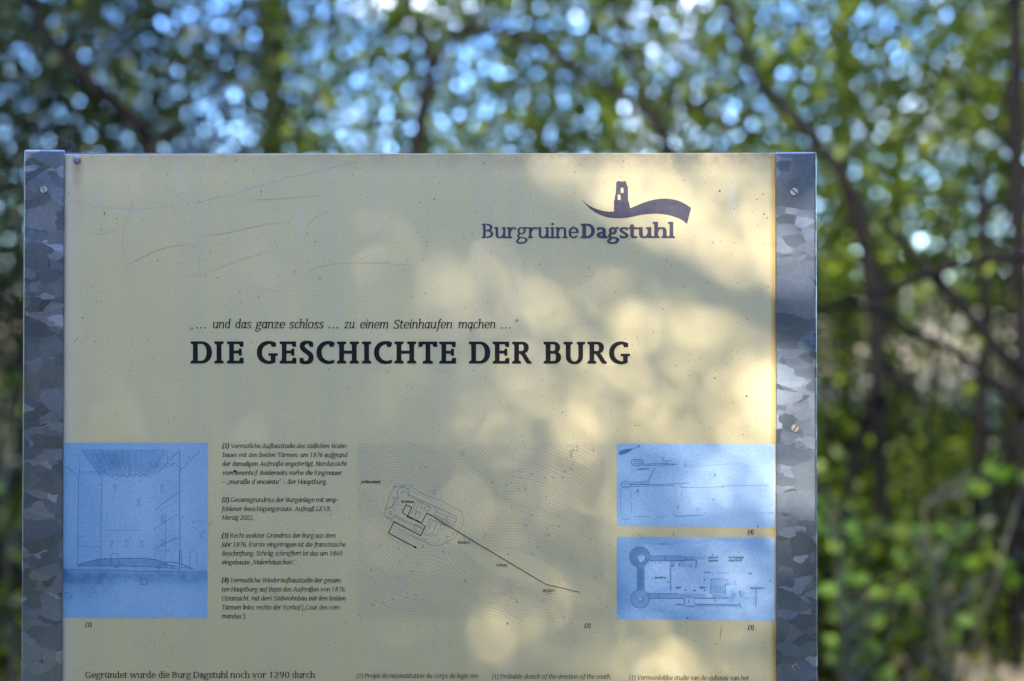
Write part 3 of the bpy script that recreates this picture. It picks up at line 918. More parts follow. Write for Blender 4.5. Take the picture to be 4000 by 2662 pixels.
# --- title, drawn letter by letter
ink = Ink(step=1.5e-6)
def title():
    def mkpt(ox, oy, sc):
        return lambda x, y: B(ox + x / sc, oy + y / sc)
    f1 = mkpt(730, 1310, 2.6178); f2 = mkpt(1600, 1310, 2.6178)
    TOP, BOT = 64, 290
    def P(f, *pts): ink.poly([f(*p) for p in pts])
    def Rr(f, x0, y0, x1, y1): P(f, (x0, y0), (x1, y0), (x1, y1), (x0, y1))
    def serT(f, x0, x1, a, b, y):  # top serif x0..x1 over stem a..b
        P(f, (x0, y), (x1, y), (x1, y + 22), (b, y + 33), (a, y + 33), (x0, y + 22))
    def serB(f, x0, x1, a, b, y):
        P(f, (x0, y), (x0, y - 22), (a, y - 33), (b, y - 33), (x1, y - 22), (x1, y))
    def arc(f, xo0, yo0, xo1, yo1, xi0, yi0, xi1, yi1, a0, a1, n=26, p=2.15):
        co = ((xo0 + xo1) / 2, (yo0 + yo1) / 2, (xo1 - xo0) / 2, (yo1 - yo0) / 2)
        ci = ((xi0 + xi1) / 2, (yi0 + yi1) / 2, (xi1 - xi0) / 2, (yi1 - yi0) / 2)
        L, I = [], []
        for k in range(n + 1):
            a = R(a0 + (a1 - a0) * k / n)
            c = math.copysign(abs(math.cos(a)) ** (2 / p), math.cos(a)); s_ = -math.copysign(abs(math.sin(a)) ** (2 / p), math.sin(a))
            L.append(f(co[0] + co[2] * c, co[1] + co[3] * s_)); I.append(f(ci[0] + ci[2] * c, ci[1] + ci[3] * s_))
        ink.strip(L, I)
    def Dd(f, x, t, b):   # x = left serif edge
        Rr(f, x + 24, t, x + 74, b); P(f, (x, t), (x + 30, t), (x + 30, t + 33), (x + 24, t + 33), (x, t + 22)); P(f, (x, b), (x, b - 22), (x + 24, b - 33), (x + 30, b - 33), (x + 30, b))
        Rr(f, x + 74, t, x + 112, t + 27); Rr(f, x + 74, b - 28, x + 112, b)
        arc(f, x + 2, t, x + 219, b, x + 54, t + 27, x + 163, b - 28, -90, 90)
    def Ii(f, x, t, b):
        Rr(f, x + 23, t, x + 73, b); serT(f, x, x + 96, x + 23, x + 73, t); serB(f, x, x + 96, x + 23, x + 73, b)
    def Ee(f, x, t, b):
        Rr(f, x + 23, t, x + 71, b); P(f, (x, t), (x + 30, t), (x + 30, t + 33), (x + 23, t + 33), (x, t + 22)); P(f, (x, b), (x, b - 22), (x + 23, b - 33), (x + 30, b - 33), (x + 30, b))
        P(f, (x + 71, t), (x + 169, t), (x + 169, t + 56), (x + 135, t + 56), (x + 123, t + 28), (x + 71, t + 28))
        P(f, (x + 71, t + 93), (x + 115, t + 93), (x + 125, t + 73), (x + 151, t + 73), (x + 151, t + 146), (x + 125, t + 146), (x + 115, t + 123), (x + 71, t + 123))
        P(f, (x + 71, b), (x + 71, b - 28), (x + 123, b - 28), (x + 135, b - 58), (x + 172, b - 58), (x + 172, b))
    def Cc(f, x, t, b, g_=False):   # x = left of bowl
        arc(f, x, t - 5, x + 250, b + 5, x + 53, t + 26, x + 240, b - 26, 58, 298)
        P(f, (x + 130, t - 2), (x + 178, t + 12), (x + 195, t + 18), (x + 195, t + 56), (x + 150, t + 56), (x + 136, t + 25))
        if not g_: P(f, (x + 140, b - 24), (x + 177, b - 38), (x + 177, b - 8), (x + 145, b + 3))
    def Gg(f, x, t, b):
        arc(f, x, t - 5, x + 245, b + 5, x + 53, t + 26, x + 235, b - 26, 62, 294)
        P(f, (x + 120, t - 4), (x + 160, t + 1), (x + 197, t + 12), (x + 197, t + 55), (x + 153, t + 55), (x + 140, t + 27), (x + 120, t + 25))
        Rr(f, x + 143, t + 122, x + 192, b - 12); P(f, (x + 118, t + 121), (x + 215, t + 121), (x + 215, t + 144), (x + 192, t + 150), (x + 143, t + 150), (x + 118, t + 144))
        P(f, (x + 120, b + 4), (x + 120, b - 22), (x + 143, b - 29), (x + 192, b - 20), (x + 192, b - 12), (x + 160, b + 0))
    def Cc2(f, x, t, b):
        arc(f, x, t - 5, x + 245, b + 5, x + 53, t + 26, x + 235, b - 26, 62, 298)
        P(f, (x + 120, t - 4), (x + 155, t + 1), (x + 178, t + 9), (x + 178, t + 56), (x + 136, t + 56), (x + 126, t + 27), (x + 112, t + 25))
        P(f, (x + 125, b + 4), (x + 125, b - 25), (x + 150, b - 30), (x + 178, b - 40), (x + 178, b - 11), (x + 155, b - 1))
    def Ss(f, x, t, b):
        pts = catmull([(x + 124, t + 18), (x + 100, t + 10), (x + 68, t + 10), (x + 36, t + 28), (x + 32, t + 62), (x + 62, t + 96), (x + 100, t + 124), (x + 121, t + 160), (x + 108, t + 200), (x + 72, t + 216), (x + 36, t + 212), (x + 14, t + 200)], 6)
        L, I = ribbon([(p[0], -p[1]) for p in pts], lambda dx, dy, tt: 27 + 25 * abs(dy) ** 1.2 + 10 * math.sin(math.pi * tt) * (abs(dx)))
        ink.strip([f(p[0], -p[1]) for p in L], [f(p[0], -p[1]) for p in I])
        P(f, (x + 100, t + 2), (x + 143, t + 10), (x + 143, t + 56), (x + 106, t + 56), (x + 94, t + 26))
        P(f, (x + 2, b - 58), (x + 40, b - 58), (x + 52, b - 26), (x + 40, b + 2), (x + 2, b - 6))
    def Hh(f, x, t, b):
        for o in (0, 130):
            Rr(f, x + 22 + o, t, x + 72 + o, b); serT(f, x + o, x + 95 + o, x + 22 + o, x + 72 + o, t); serB(f, x + o, x + 95 + o, x + 22 + o, x + 72 + o, b)
        Rr(f, x + 71, t + 93, x + 154, t + 125)
    def Tt(f, x, t, b):
        Rr(f, x + 73, t, x + 122, b); serB(f, x + 43, x + 148, x + 73, x + 122, b)
        P(f, (x, t), (x + 193, t), (x + 193, t + 55), (x + 155, t + 55), (x + 143, t + 28), (x + 50, t + 28), (x + 38, t + 55), (x, t + 55))
    def Bow(f, x, xr, y0, y1, th, xi):
        xm = xr - (y1 - y0) * 0.56
        Rr(f, x, y0, xm + 1, y0 + th); Rr(f, x, y1 - th, xm + 1, y1)
        w = xr - xm
        arc(f, xm - w, y0, xr, y1, 2 * xm - xi, y0 + th, xi, y1 - th, -90, 90, 18)
    def Rl(f, x, t, b):
        Rr(f, x + 22, t, x + 71, b); P(f, (x, t), (x + 30, t), (x + 30, t + 33), (x + 22, t + 33), (x, t + 22)); serB(f, x, x + 93, x + 22, x + 71, b)
        Bow(f, x + 70, x + 171, t, t + 123, 28, x + 119)
        P(f, (x + 71, t + 98), (x + 120, t + 110), (x + 142, t + 128), (x + 178, t + 186), (x + 186, t + 200), (x + 200, b - 22), (x + 200, b), (x + 152, b), (x + 138, b - 18), (x + 98, t + 142), (x + 82, t + 124), (x + 71, t + 124))
    def Bb(f, x, t, b):
        Rr(f, x + 22, t, x + 72, b); P(f, (x, t), (x + 30, t), (x + 30, t + 33), (x + 22, t + 33), (x, t + 22)); P(f, (x, b), (x, b - 22), (x + 22, b - 33), (x + 30, b - 33), (x + 30, b))
        Bow(f, x + 70, x + 171, t, t + 121, 28, x + 120); Bow(f, x + 70, x + 181, t + 96, b, 28, x + 126)
    def Uu(f, x, t, b):
        Rr(f, x + 23, t, x + 73, t + 150); Rr(f, x + 151, t, x + 199, t + 150); serT(f, x, x + 94, x + 23, x + 73, t); serT(f, x + 136, x + 222, x + 151, x + 199, t)
        arc(f, x + 23, t + 70, x + 199, b + 6, x + 73, t + 90, x + 151, b - 24, 180, 360, 22)
    Dd(f1, 38, 63, 289); Ii(f1, 281, 63.5, 289); Ee(f1, 410, 64, 289)
    Gg(f1, 715, 64, 290); Ee(f1, 948, 64, 290); Ss(f1, 1150, 64, 290); Cc2(f1, 1325, 64, 290); Hh(f1, 1535, 65, 290); Ii(f1, 1790, 65, 290); Cc2(f1, 1913, 65, 290); Hh(f1, 2122, 65, 290)
    Tt(f2, 90, 66, 291); Ee(f2, 303, 66, 291)
    Dd(f2, 606, 66, 291); Ee(f2, 849, 66, 292); Rl(f2, 1048, 67, 292)
    Bb(f2, 1369, 67, 292); Uu(f2, 1574, 68, 292); Rl(f2, 1817, 67, 292); Gg(f2, 2039, 69, 293)
title()
ink.done('title_lettering', M_INK, panel)['label'] = 'large black title "DIE GESCHICHTE DER BURG"'

# --- caption column (German)
ink = Ink()
def cap_(x): return 220 + x / 1.9602
def cyy(y): return 1700 + y / 1.9602
RG, BD = (86, 62), (145, 92)
lines = [
    (100, 1270, 2235, '(1)', ' Vermutliche Aufbaustudie des südlichen Wohn-'), (169, 1272, 2231, '', 'baues mit den beiden Türmen, um 1876 aufgrund'),
    (237, 1270, 2228, '', 'der damaligen Aufmaße angefertigt. Nordansicht'), (306, 1270, 2187, '', 'vom Innenhof. Beiderseits vorne die Ringmauer'),
    (375, 1268, 2077, '', '– „muraille d`enceinte“ – der Hauptburg.'),
    (513, 1268, 2161, '(2)', ' Gesamtgrundriss der Burganlage mit emp-'), (582, 1263, 2107, '', 'fohlener Besichtigungsroute. Aufmaß LKVK'), (649, 1268, 1514, '', 'Merzig 2001.'),
    (786, 1267, 2144, '(3)', ' Recht exakter Grundriss der Burg aus dem'), (855, 1262, 2220, '', 'Jahr 1876. Kursiv eingetragen ist die französische'),
    (923, 1267, 2193, '', 'Beschriftung. Schräg schraffiert ist das um 1860'), (991, 1266, 1835, '', 'eingebaute „Malerhäuschen“.'),
    (1129, 1265, 2191, '(4)', ' Vermutliche Wiederaufbaustudie der gesam-'), (1198, 1265, 2218, '', 'ten Hauptburg auf Basis des Aufmaßes von 1876.'),
    (1267, 1265, 2220, '', 'Ostansicht, mit dem Südwohnbau mit den beiden'), (1336, 1265, 2183, '', 'Türmen links; rechts der Vorhof („Cour des com-'), (1404, 1265, 1458, '', 'mandes“).')]
paras = []
for ln_ in lines:
    if ln_[3]: paras.append([])
    paras[-1].append(ln_)
for i_, pa in enumerate(paras):
    ink = Ink()
    for yb_, a, b, n_, t_ in pa:
        text(ink, ([(n_, *BD)] if n_ else []) + [(t_, *RG)], cap_(a), cap_(b), cyy(yb_), 17.4, True, 0.15)
    ink.done('caption_paragraph', M_INK, panel)['label'] = 'small italic German caption beginning with (%d)' % (i_ + 1)
for s_, a, b, y_ in (('(1)', 333, 359, 2449), ('(2)', 2282, 2308, 2453), ('(4)', 2920, 2944, 2087), ('(3)', 2921, 2945, 2460)):
    ink = Ink()
    text(ink, [(s_, *BD)], a, b, y_, 16.5, True, 0.15)
    ink.done('figure_number', M_INK, panel)['label'] = 'picture number %s' % s_
for lab_, tx_, a, b, y_, c_, it_, y1_ in (('German', 'Gegründet wurde die Burg Dagstuhl noch vor 1290 durch', 333.5, 1231.5, 2648.5, 23.5, False, None), ('French', '(1) Projet de reconstitution du corps de logis mé-', 1393, 1874, 2649, 17.2, True, None),
                                 ('English', '(1) Probable sketch of the erection of the south', 1922, 2385, 2652, 17.2, True, None), ('Dutch', '(1) Vermoedelijke studie van de opbouw van het', 2457, 2926, 2656, 17.2, True, 2658)):
    ink = Ink()
    text(ink, [(tx_, 91, 64)], a, b, y_, c_, it_, 0.15, yb1=y1_)
    ink.done('body_text', M_INK, panel)['label'] = 'first line of the %s text at the lower edge' % lab_

# --- pictures: thin printed patches whose wash is stored per vertex
def pic_mat(name):
    t = NT(name)
    at_ = t.new('Attribute'); at_.attribute_name = 'wash'
    tc = t.new('TexCoord')
    n = t.new('TexNoise', Scale=260.0, Detail=3.0); t.link(tc.outputs['Object'], n.inputs['Vector'])
    c = mixc(t, 0.10, at_.outputs['Color'], ramp(t, n.outputs[0], [(0.35, g3(0.2)), (0.65, g3(0.9))]), 'OVERLAY')
    t.link(c, t.b.inputs['Base Color'])
    t.b.inputs['Roughness'].default_value = 0.5
    t.b.inputs['Specular IOR Level'].default_value = 0.35
    return t.m
M_PIC = pic_mat('blue_picture_print')
def smooth_noise(w, h, cells, seed):
    g = np.random.default_rng(seed).random((cells + 3, cells + 3))
    yy, xx = np.meshgrid(np.linspace(0, cells, h), np.linspace(0, cells, w), indexing='ij')
    i, j = yy.astype(int), xx.astype(int)
    fy, fx = yy - i, xx - j
    fy, fx = fy * fy * (3 - 2 * fy), fx * fx * (3 - 2 * fx)
    return (g[i, j] * (1 - fy) + g[i + 1, j] * fy) * (1 - fx) + (g[i, j + 1] * (1 - fy) + g[i + 1, j + 1] * fy) * fx
def fbm(w, h, c, seed):
    return sum(smooth_noise(w, h, c * 2 ** k, seed + k) / 2 ** (k + 1) for k in range(4))
def picture(name, c4, w, h, shade, parent, lab):
    """c4 = corners TL,TR,BR,BL in photograph px; shade(u,v) -> rgb (h,w,3)"""
    v, u = np.meshgrid(np.linspace(0, 1, h), np.linspace(0, 1, w), indexing='ij')
    rgb = shade(u, v, w, h)
    b = [np.array(B(*p)) for p in c4]
    P = (b[0] * ((1 - u) * (1 - v))[..., None] + b[1] * (u * (1 - v))[..., None] + b[2] * (u * v)[..., None] + b[3] * ((1 - u) * v)[..., None])
    V = np.stack([P[..., 0], np.full(u.shape, -0.00022), P[..., 1]], -1).reshape(-1, 3)
    idx = np.arange(w * h).reshape(h, w)
    F = np.stack([idx[:-1, :-1], idx[1:, :-1], idx[1:, 1:], idx[:-1, 1:]], -1).reshape(-1, 4)
    me = bpy.data.meshes.new(name)
    me.from_pydata(V.tolist(), [], F.tolist())
    ca = me.color_attributes.new('wash', 'FLOAT_COLOR', 'POINT')
    ca.data.foreach_set('color', np.concatenate([np.clip(rgb, 0, 1), np.ones((h, w, 1))], -1).reshape(-1).astype(np.float32))
    o = link(name, me, M_PIC, parent)
    o['label'] = lab
    return o
def blob(u, v, cx_, cy_, rx, ry): return np.exp(-(((u - cx_) / rx) ** 2 + ((v - cy_) / ry) ** 2))
def box(u, v, x0, y0, x1, y1, s=0.006):
    sg = lambda t: 1 / (1 + np.exp(-np.clip(t / s, -40, 40)))
    return sg(u - x0) * sg(x1 - u) * sg(v - y0) * sg(y1 - v)
LT, MD, DK = np.array((0.50, 0.64, 0.70)), np.array((0.24, 0.43, 0.54)), np.array((0.05, 0.15, 0.25))
def tone(k):  # k 0 light .. 1 mid .. 2 dark
    k = k[..., None]
    return np.where(k < 1, LT + (MD - LT) * k, MD + (DK - MD) * np.clip(k - 1, 0, 1))

def shade1(u, v, w, h):   # crop coords: x=(62..1163), y=(58..1402)
    U = lambda x: (x - 62) / 1101; Vv = lambda y: (y - 58) / 1344
    n = fbm(w, h, 5, 3); n2 = fbm(w, h, 24, 9)
    k = 0.80 + 0.35 * (n - 0.5) + 0.12 * (n2 - 0.5) - 0.45 * blob(u, v, 0.6, 0.35, 0.35, 0.35) + 0.18 * (1 - u) - 0.12 * box(u, v, 0.05, 0.8, 1, 1, 0.05)
    # fan of hatching over the roof
    fan = box(u, v, U(190), Vv(118), U(850), Vv(310), 0.004)
    xx = 62 + u * 1101; yy = 58 + v * 1344
    left = 200 + (yy - 120) * 0.78; right = 855 - (yy - 120) * 0.50
    ins = 1 / (1 + np.exp(-(xx - left) / 5)) * 1 / (1 + np.exp(-(right - xx) / 5))
    t = (xx - left) / np.maximum(1, right - left)
    stripe = 0.5 + 0.5 * np.sin(t * 95 + 2 * np.sin(t * 17))
    k += fan * ins * (0.22 + 0.30 * stripe * n2 * 1.6)
    k += 0.25 * blob(u, v, U(430), Vv(200), 0.14, 0.05)
    k += 0.20 * box(u, v, U(760), Vv(330), U(945), Vv(900), 0.01) * (0.6 + 0.8 * n2)
    k += 0.10 * box(u, v, U(170), Vv(300), U(345), Vv(960), 0.01)
    # ground band with stones
    band = box(u, v, -1, Vv(1040), 2, Vv(1130), 0.012)
    k += 0.55 * band * (0.5 + n2) + 0.25 * box(u, v, -1, Vv(1100), 0.35, Vv(1260), 0.03) * (0.3 + 1.4 * n2) + 0.22 * box(u, v, -1, Vv(1060), 2, Vv(1160), 0.03)
    k += 0.9 * blob(u, v, 0.0, Vv(1050), 0.025, 0.02)
    # swag under the wall
    top = 950 + np.where(xx < 340, (340 - xx) * 0.28, np.where(xx > 740, (xx - 740) * 0.22, 0)); bot = 1002 + (xx - 160) * 0.015
    sw = 1 / (1 + np.exp(-(yy - top) / 3)) / (1 + np.exp(-(bot - yy) / 3)) * (xx > 165) * (xx < 860)
    k += sw * (0.35 + 0.3 * n2)
    k += 0.35 * blob(u, v, 1.0, 0.55, 0.10, 0.25) * 0
    return tone(np.clip(k, 0.1, 1.9))
def shade4(u, v, w, h):
    n = fbm(w, h, 4, 21); n2 = fbm(w, h, 20, 29)
    k = 0.72 + 0.35 * (n - 0.5) + 0.1 * (n2 - 0.5) - 0.35 * u
    for cx_, cy_, r, a in ((0.515, 0.79, 0.015, 0.5), (0.285, 0.87, 0.03, 0.35), (0.61, 0.38, 0.03, 0.3)): k += a * blob(u, v, cx_, cy_, r, r * 1.6) * n2 * 1.8
    return tone(np.clip(k, 0, 1.9))
def shade3(u, v, w, h):
    U = lambda x: (x - 98) / 2074; Vv = lambda y: (y - 60) / 1095
    xx = 98 + u * 2074; yy = 60 + v * 1095
    n = fbm(w, h, 4, 41); n2 = fbm(w, h, 26, 47)
    k = 0.55 + 1.1 * (n - 0.5) + 0.16 * (n2 - 0.5) + 0.22 * blob(u, v, 0.05, 0.35, 0.12, 0.5) - 0.35 * blob(u, v, 0.47, 0.48, 0.12, 0.15) - 0.2 * (u > 0.6) * blob(u, v, 0.95, 0.2, 0.25, 0.3) + 0.4 * blob(u, v, 0.3, 0.97, 0.12, 0.12) + 0.45 * blob(u, v, 0, 0.9, 0.06, 0.35)
    for x0, y0, sx_, amp, yy0 in ((690, 140, 0.20, 0.5, 0), (1000, 120, 0.2, 0.3, 0)):
        k += amp * np.exp(-((yy - (140 + 18 * np.sin(xx * 0.012 + x0) - (xx - 800) * 0.05)) / 9) ** 2) * blob(u, v, U(x0 + 150), Vv(140), 0.13, 0.2)
    m = np.zeros_like(u)
    def bx(x0, y0, x1, y1, a): 
        nonlocal m
        m = np.maximum(m, a * box(u, v, U(x0), Vv(y0), U(x1), Vv(y1), 0.0025))
    d1 = np.hypot((xx - 402) / 1.02, yy - 325); d1i = np.hypot(xx - 425, (yy - 345) / 1.05)
    m = np.maximum(m, 0.85 * (d1 < 133) * (d1i > 55))
    d2 = np.hypot(xx - 403, yy - 878)
    m = np.maximum(m, 0.45 * (d2 < 119) * (d2 > 30)); m = np.maximum(m, 0.30 * blob(u, v, U(470), Vv(820), 0.03, 0.05))
    bx(372, 440, 452, 770, 0.92); bx(520, 312, 1120, 372, 0.62); bx(1100, 316, 1260, 352, 0.35); bx(480, 806, 1270, 866, 0.62)
    bx(796, 370, 858, 460, 0.65); bx(800, 455, 818, 770, 0.6); bx(955, 370, 985, 420, 0.55); bx(912, 402, 1012, 450, 0.5); bx(1135, 360, 1153, 450, 0.65)
    m = np.maximum(m, 0.5 * (np.hypot(xx - 1062, yy - 434) < 24))
    bx(1240, 522, 1335, 545, 0.45); bx(1410, 522, 1542, 545, 0.4); bx(1335, 618, 1525, 812, 0.42); bx(1500, 608, 1578, 684, 0.60); bx(1365, 815, 1400, 862, 0.55); bx(1410, 815, 1500, 866, 0.5); bx(1505, 835, 1580, 866, 0.5)
    m = np.maximum(m, 0.62 * blob(u, v, U(1630), Vv(820), 0.020, 0.055)); m = np.maximum(m, 0.5 * blob(u, v, U(1610), Vv(900), 0.012, 0.04))
    bx(868, 945, 985, 970, 0.55); bx(980, 868, 1008, 975, 0.6); bx(1100, 868, 1126, 990, 0.45); bx(1126, 945, 1710, 972, 0.5); bx(985, 962, 1110, 980, 0.5); bx(988, 802, 1018, 868, 0.3)
    m = np.maximum(m, 0.3 * blob(u, v, U(1210), Vv(990), 0.03, 0.03)); bx(1600, 640, 1665, 700, 0.25); bx(1740, 770, 1775, 860, 0.3); bx(1760, 850, 1835, 876, 0.35)
    k += m * (0.9 + 0.5 * (n2 - 0.5)) - 0.30 * ((d1i <= 55) | (d2 <= 30))
    return tone(np.clip(k, 0, 1.95))
p1 = picture('sketch_picture', [(250, 1730), (813, 1730), (810.5, 2415.5), (246, 2415)], 300, 350, shade1, panel, 'blue sketch of the castle hall in front elevation')
p4 = picture('sketch_picture', [(2409, 1732), (3026, 1736), (3026, 2061), (2409, 2055.6)], 240, 130, shade4, panel, 'faint pale blue perspective sketch at top right')
p3 = picture('plan_picture', [(2409, 2097.5), (3026, 2101), (3026, 2426), (2409, 2420)], 480, 270, shade3, panel, 'blue ground plan with two round towers')

def c1(x, y): return (220 + x / 1.9602, 1700 + y / 1.9602)
ink = Ink(-0.00045); il = Ink(-0.00036)
def ln(I, pts, w, f, smooth=False, taper=False): I.line([f(*p) for p in pts], w, smooth, taper)
for p, w in (([(172, 300), (168, 560), (163, 1000)], 2.2), ([(350, 322), (343, 600), (341, 955)], 1.8), ([(945, 118), (944, 500), (948, 800), (942, 1042)], 2.4),
             ([(192, 120), (232, 170), (345, 318)], 2.2), ([(180, 130), (178, 300)], 1.2), ([(66, 240), (160, 302)], 2.2), ([(770, 300), (860, 200), (940, 122)], 2.2), ([(945, 280), (1020, 200), (1100, 125)], 2.2),
             ([(745, 725), (850, 655), (935, 605)], 1.6), ([(745, 875), (830, 830), (935, 785)], 2.2), ([(760, 570), (850, 500), (945, 430)], 1.6), ([(160, 1000), (400, 1002), (700, 1008), (935, 1022)], 2.4),
             ([(165, 995), (250, 970), (345, 952), (550, 946), (740, 952), (830, 985), (900, 1012)], 3.0), ([(830, 975), (900, 975), (985, 1000), (1045, 1026)], 3.0), ([(815, 990), (880, 1000), (960, 1012), (1040, 1024)], 2.0),
             ([(160, 845), (340, 862)], 1.2), ([(70, 1030), (400, 1036), (700, 1044), (1155, 1052)], 2.2), ([(192, 118), (850, 120)], 1.0), ([(850, 120), (852, 210)], 1.6), ([(690, 480), (760, 478)], 1.0),
             ([(370, 728), (560, 732), (640, 728)], 1.0), ([(740, 885), (870, 888)], 1.0), ([(836, 590), (836, 970)], 1.2), ([(755, 1010), (800, 1024)], 2.5), ([(440, 1010), (475, 1014)], 4)):
    ln(ink, p, w, c1, len(p) > 2)
def crenel(I, x0, y0, x1, y1, n, hgt, w):
    pts = []
    for k in range(n):
        for t, d in ((k, 0), (k + 0.5, 0), (k + 0.5, 1), (k + 1, 1)):
            pts.append((x0 + (x1 - x0) * t / n, y0 + (y1 - y0) * t / n + d * hgt))
    I.line([c1(*p) for p in pts], w)
crenel(ink, 175, 282, 385, 278, 5, 16, 2.0); crenel(ink, 390, 305, 712, 300, 6, 15, 2.0); crenel(ink, 703, 218, 945, 218, 5, 22, 1.8); crenel(il, 80, 250, 150, 300, 3, 8, 1.5)
for x, y0, y1, w in ((448, 905, 1000, 30), (778, 908, 1005, 28), (1050, 880, 1010, 26), (950, 885, 985, 9)):
    ln(ink if x < 500 or x == 950 else il, [(x - w, y1), (x - w, y0 + 25), (x - w * 0.5, y0), (x + w * 0.5, y0), (x + w, y0 + 25), (x + w, y1)], 2.0, c1)
for x, y in ((425, 835), (540, 830), (655, 835), (815, 830), (815, 645), (450, 410), (810, 410), (630, 522)):
    for o in (-10, 0, 10): ln(il, [(x + o, y - 28), (x + o, y + 28)], 1.5, c1)
    ln(il, [(x - 14, y - 28), (x + 14, y - 28)], 1.5, c1)
ln(ink, [(648, 1100), (652, 1145), (646, 1147)], 2.6, c1); ln(ink, [(644, 1100), (680, 1098), (698, 1120), (690, 1142), (648, 1147)], 2.6, c1, True)
ln(ink, [(1140, 745), (1112, 750), (1102, 775), (1115, 790), (1132, 790)], 2.2, c1, True); ln(ink, [(1136, 732), (1138, 742)], 1.6, c1)
ln(ink, [(70, 1210), (74, 1250)], 2.4, c1); ln(ink, [(66, 1210), (95, 1205), (112, 1228), (122, 1240), (90, 1250), (70, 1252)], 2.4, c1, True)
random.seed(3)
def scrawl(I, x0, x1, y, hgt, f, w=1.5, step=9):
    x, pts = x0, []
    while x < x1:
        pts.append((x, y + random.uniform(-hgt, hgt))); x += random.uniform(step * 0.5, step * 1.3)
        if random.random() < 0.16:
            if len(pts) > 2: I.line([f(*p) for p in pts], w, True)
            pts = []; x += step
    if len(pts) > 2: I.line([f(*p) for p in pts], w, True)
scrawl(ink, 315, 380, 1068, 12, c1, 1.8); scrawl(ink, 420, 500, 1072, 9, c1, 1.6); scrawl(ink, 515, 985, 1076, 8, c1, 1.4); scrawl(il, 430, 700, 975, 7, c1, 1.4); scrawl(il, 1025, 1155, 660, 10, c1, 1.5, 12); scrawl(il, 1040, 1155, 712, 10, c1, 1.5, 12)
for k in range(46):
    x = random.uniform(70, 330) if k < 26 else random.uniform(330, 1140); y = random.uniform(1060, 1250) if k < 26 else random.uniform(1048, 1110); r = random.uniform(14, 40)
    ln(il if k % 3 else ink, [(x, y), (x + r * 0.5, y - r * 0.35), (x + r, y + r * 0.1), (x + r * 1.1, y + r * 0.4)], 1.6, c1, True)
for k in range(34):
    t = k / 33; xa = 215 + 620 * t
    ln(il, [(xa, 125 + random.uniform(0, 20)), (xa + (520 - xa) * 0.32 + 30, 285 + random.uniform(-30, 10))], 1.3, c1)
for k in range(7):
    y = 150 + k * 62; ln(il, [(790 + random.uniform(0, 30), y + 60), (930, y - 20)], 1.0, c1)
ink.done('pencil_drawing', M_PEN, panel); il.done('pencil_drawing', M_PENL, panel)

def c4_(x, y): return (2380 + x / 3.3657, 1700 + y / 3.3657)
ink = Ink(-0.00045); il = Ink(-0.00036)
ink.area([c4_(*p) for p in catmull([(124, 240), (135, 215), (185, 195), (250, 185), (312, 180), (270, 215), (215, 245), (160, 260), (128, 255), (124, 240)], 4)][:-1])
for p, w in (([(300, 185), (350, 168), (385, 148)], 1.8), ([(372, 140), (398, 143), (396, 156), (376, 152)], 3), ([(735, 298), (705, 300), (702, 320), (735, 342), (780, 338), (815, 325)], 2.0),
             ([(290, 360), (300, 332), (360, 320), (425, 330), (445, 360), (420, 390), (360, 405), (305, 392), (290, 360)], 2.6), ([(315, 360), (350, 344), (405, 350), (420, 362), (390, 378), (340, 374), (315, 360)], 2.0),
             ([(445, 385), (640, 376), (900, 385)], 1.8), ([(440, 402), (700, 396), (895, 385)], 1.6), ([(968, 378), (1000, 410)], 1.5), ([(992, 362), (1018, 412)], 1.8), ([(1018, 412), (1280, 408), (1480, 385), (1780, 380)], 1.0), ([(1785, 388), (1818, 412)], 1.8),
             ([(362, 448), (530, 440)], 2.6), ([(360, 462), (480, 452)], 1.4), ([(215, 592), (300, 480), (362, 448)], 1.2), ([(605, 430), (515, 600)], 1.8), ([(580, 445), (505, 590)], 1.0),
             ([(152, 655), (170, 622), (215, 610), (262, 622), (280, 655), (265, 685), (215, 695), (168, 682), (152, 655)], 2.6), ([(185, 655), (200, 638), (235, 638), (250, 655), (235, 674), (200, 674), (185, 655)], 1.8),
             ([(270, 658), (380, 652), (520, 648)], 3.2), ([(275, 680), (500, 672), (860, 662)], 1.8), ([(520, 652), (780, 645), (1050, 632)], 1.8), ([(940, 665), (955, 690), (1020, 686)], 2.2), ([(1020, 690), (1300, 688), (1600, 668), (1860, 664), (2100, 660)], 1.3),
             ([(150, 700), (150, 850), (154, 1040)], 1.3), ([(282, 700), (285, 860), (292, 1030)], 1.3), ([(155, 1085), (180, 1105), (220, 1113), (285, 1095)], 1.6), ([(320, 1075), (420, 1072), (530, 1070)], 1.5), ([(850, 1045), (890, 1068), (1000, 1064), (1210, 1052)], 2.0),
             ([(862, 668), (862, 880)], 1.0), ([(875, 690), (875, 860)], 0.9), ([(950, 745), (950, 880)], 1.0), ([(320, 772), (335, 770)], 3), ([(340, 765), (368, 722)], 1.6), ([(365, 715), (372, 765), (388, 755), (388, 738), (368, 735), (384, 725), (378, 712), (360, 715)], 1.6),
             ([(898, 925), (895, 970), (905, 972)], 2), ([(900, 930), (920, 925), (916, 965)], 1.6), ([(1800, 1030), (2155, 1022)], 1.0), ([(2095, 1026), (2155, 1022)], 2), ([(2120, 940), (2125, 900), (2140, 895), (2138, 940)], 1.2), ([(2140, 500), (2165, 590)], 1.0), ([(298, 395), (300, 480)], 1.0), ([(430, 400), (428, 445)], 1.0)):
    ln(ink if w > 1.2 else il, p, w, c4_, len(p) > 2)
for k in range(16):
    x = 285 + k * 15; ln(il, [(x, 640), (x + 22, 605)], 1.5, c4_)
ln(ink, [(275, 645), (400, 622), (515, 600), (522, 650)], 1.3, c4_)
ink.done('pencil_drawing', M_PEN, panel); il.done('pencil_drawing', M_PENL, panel)

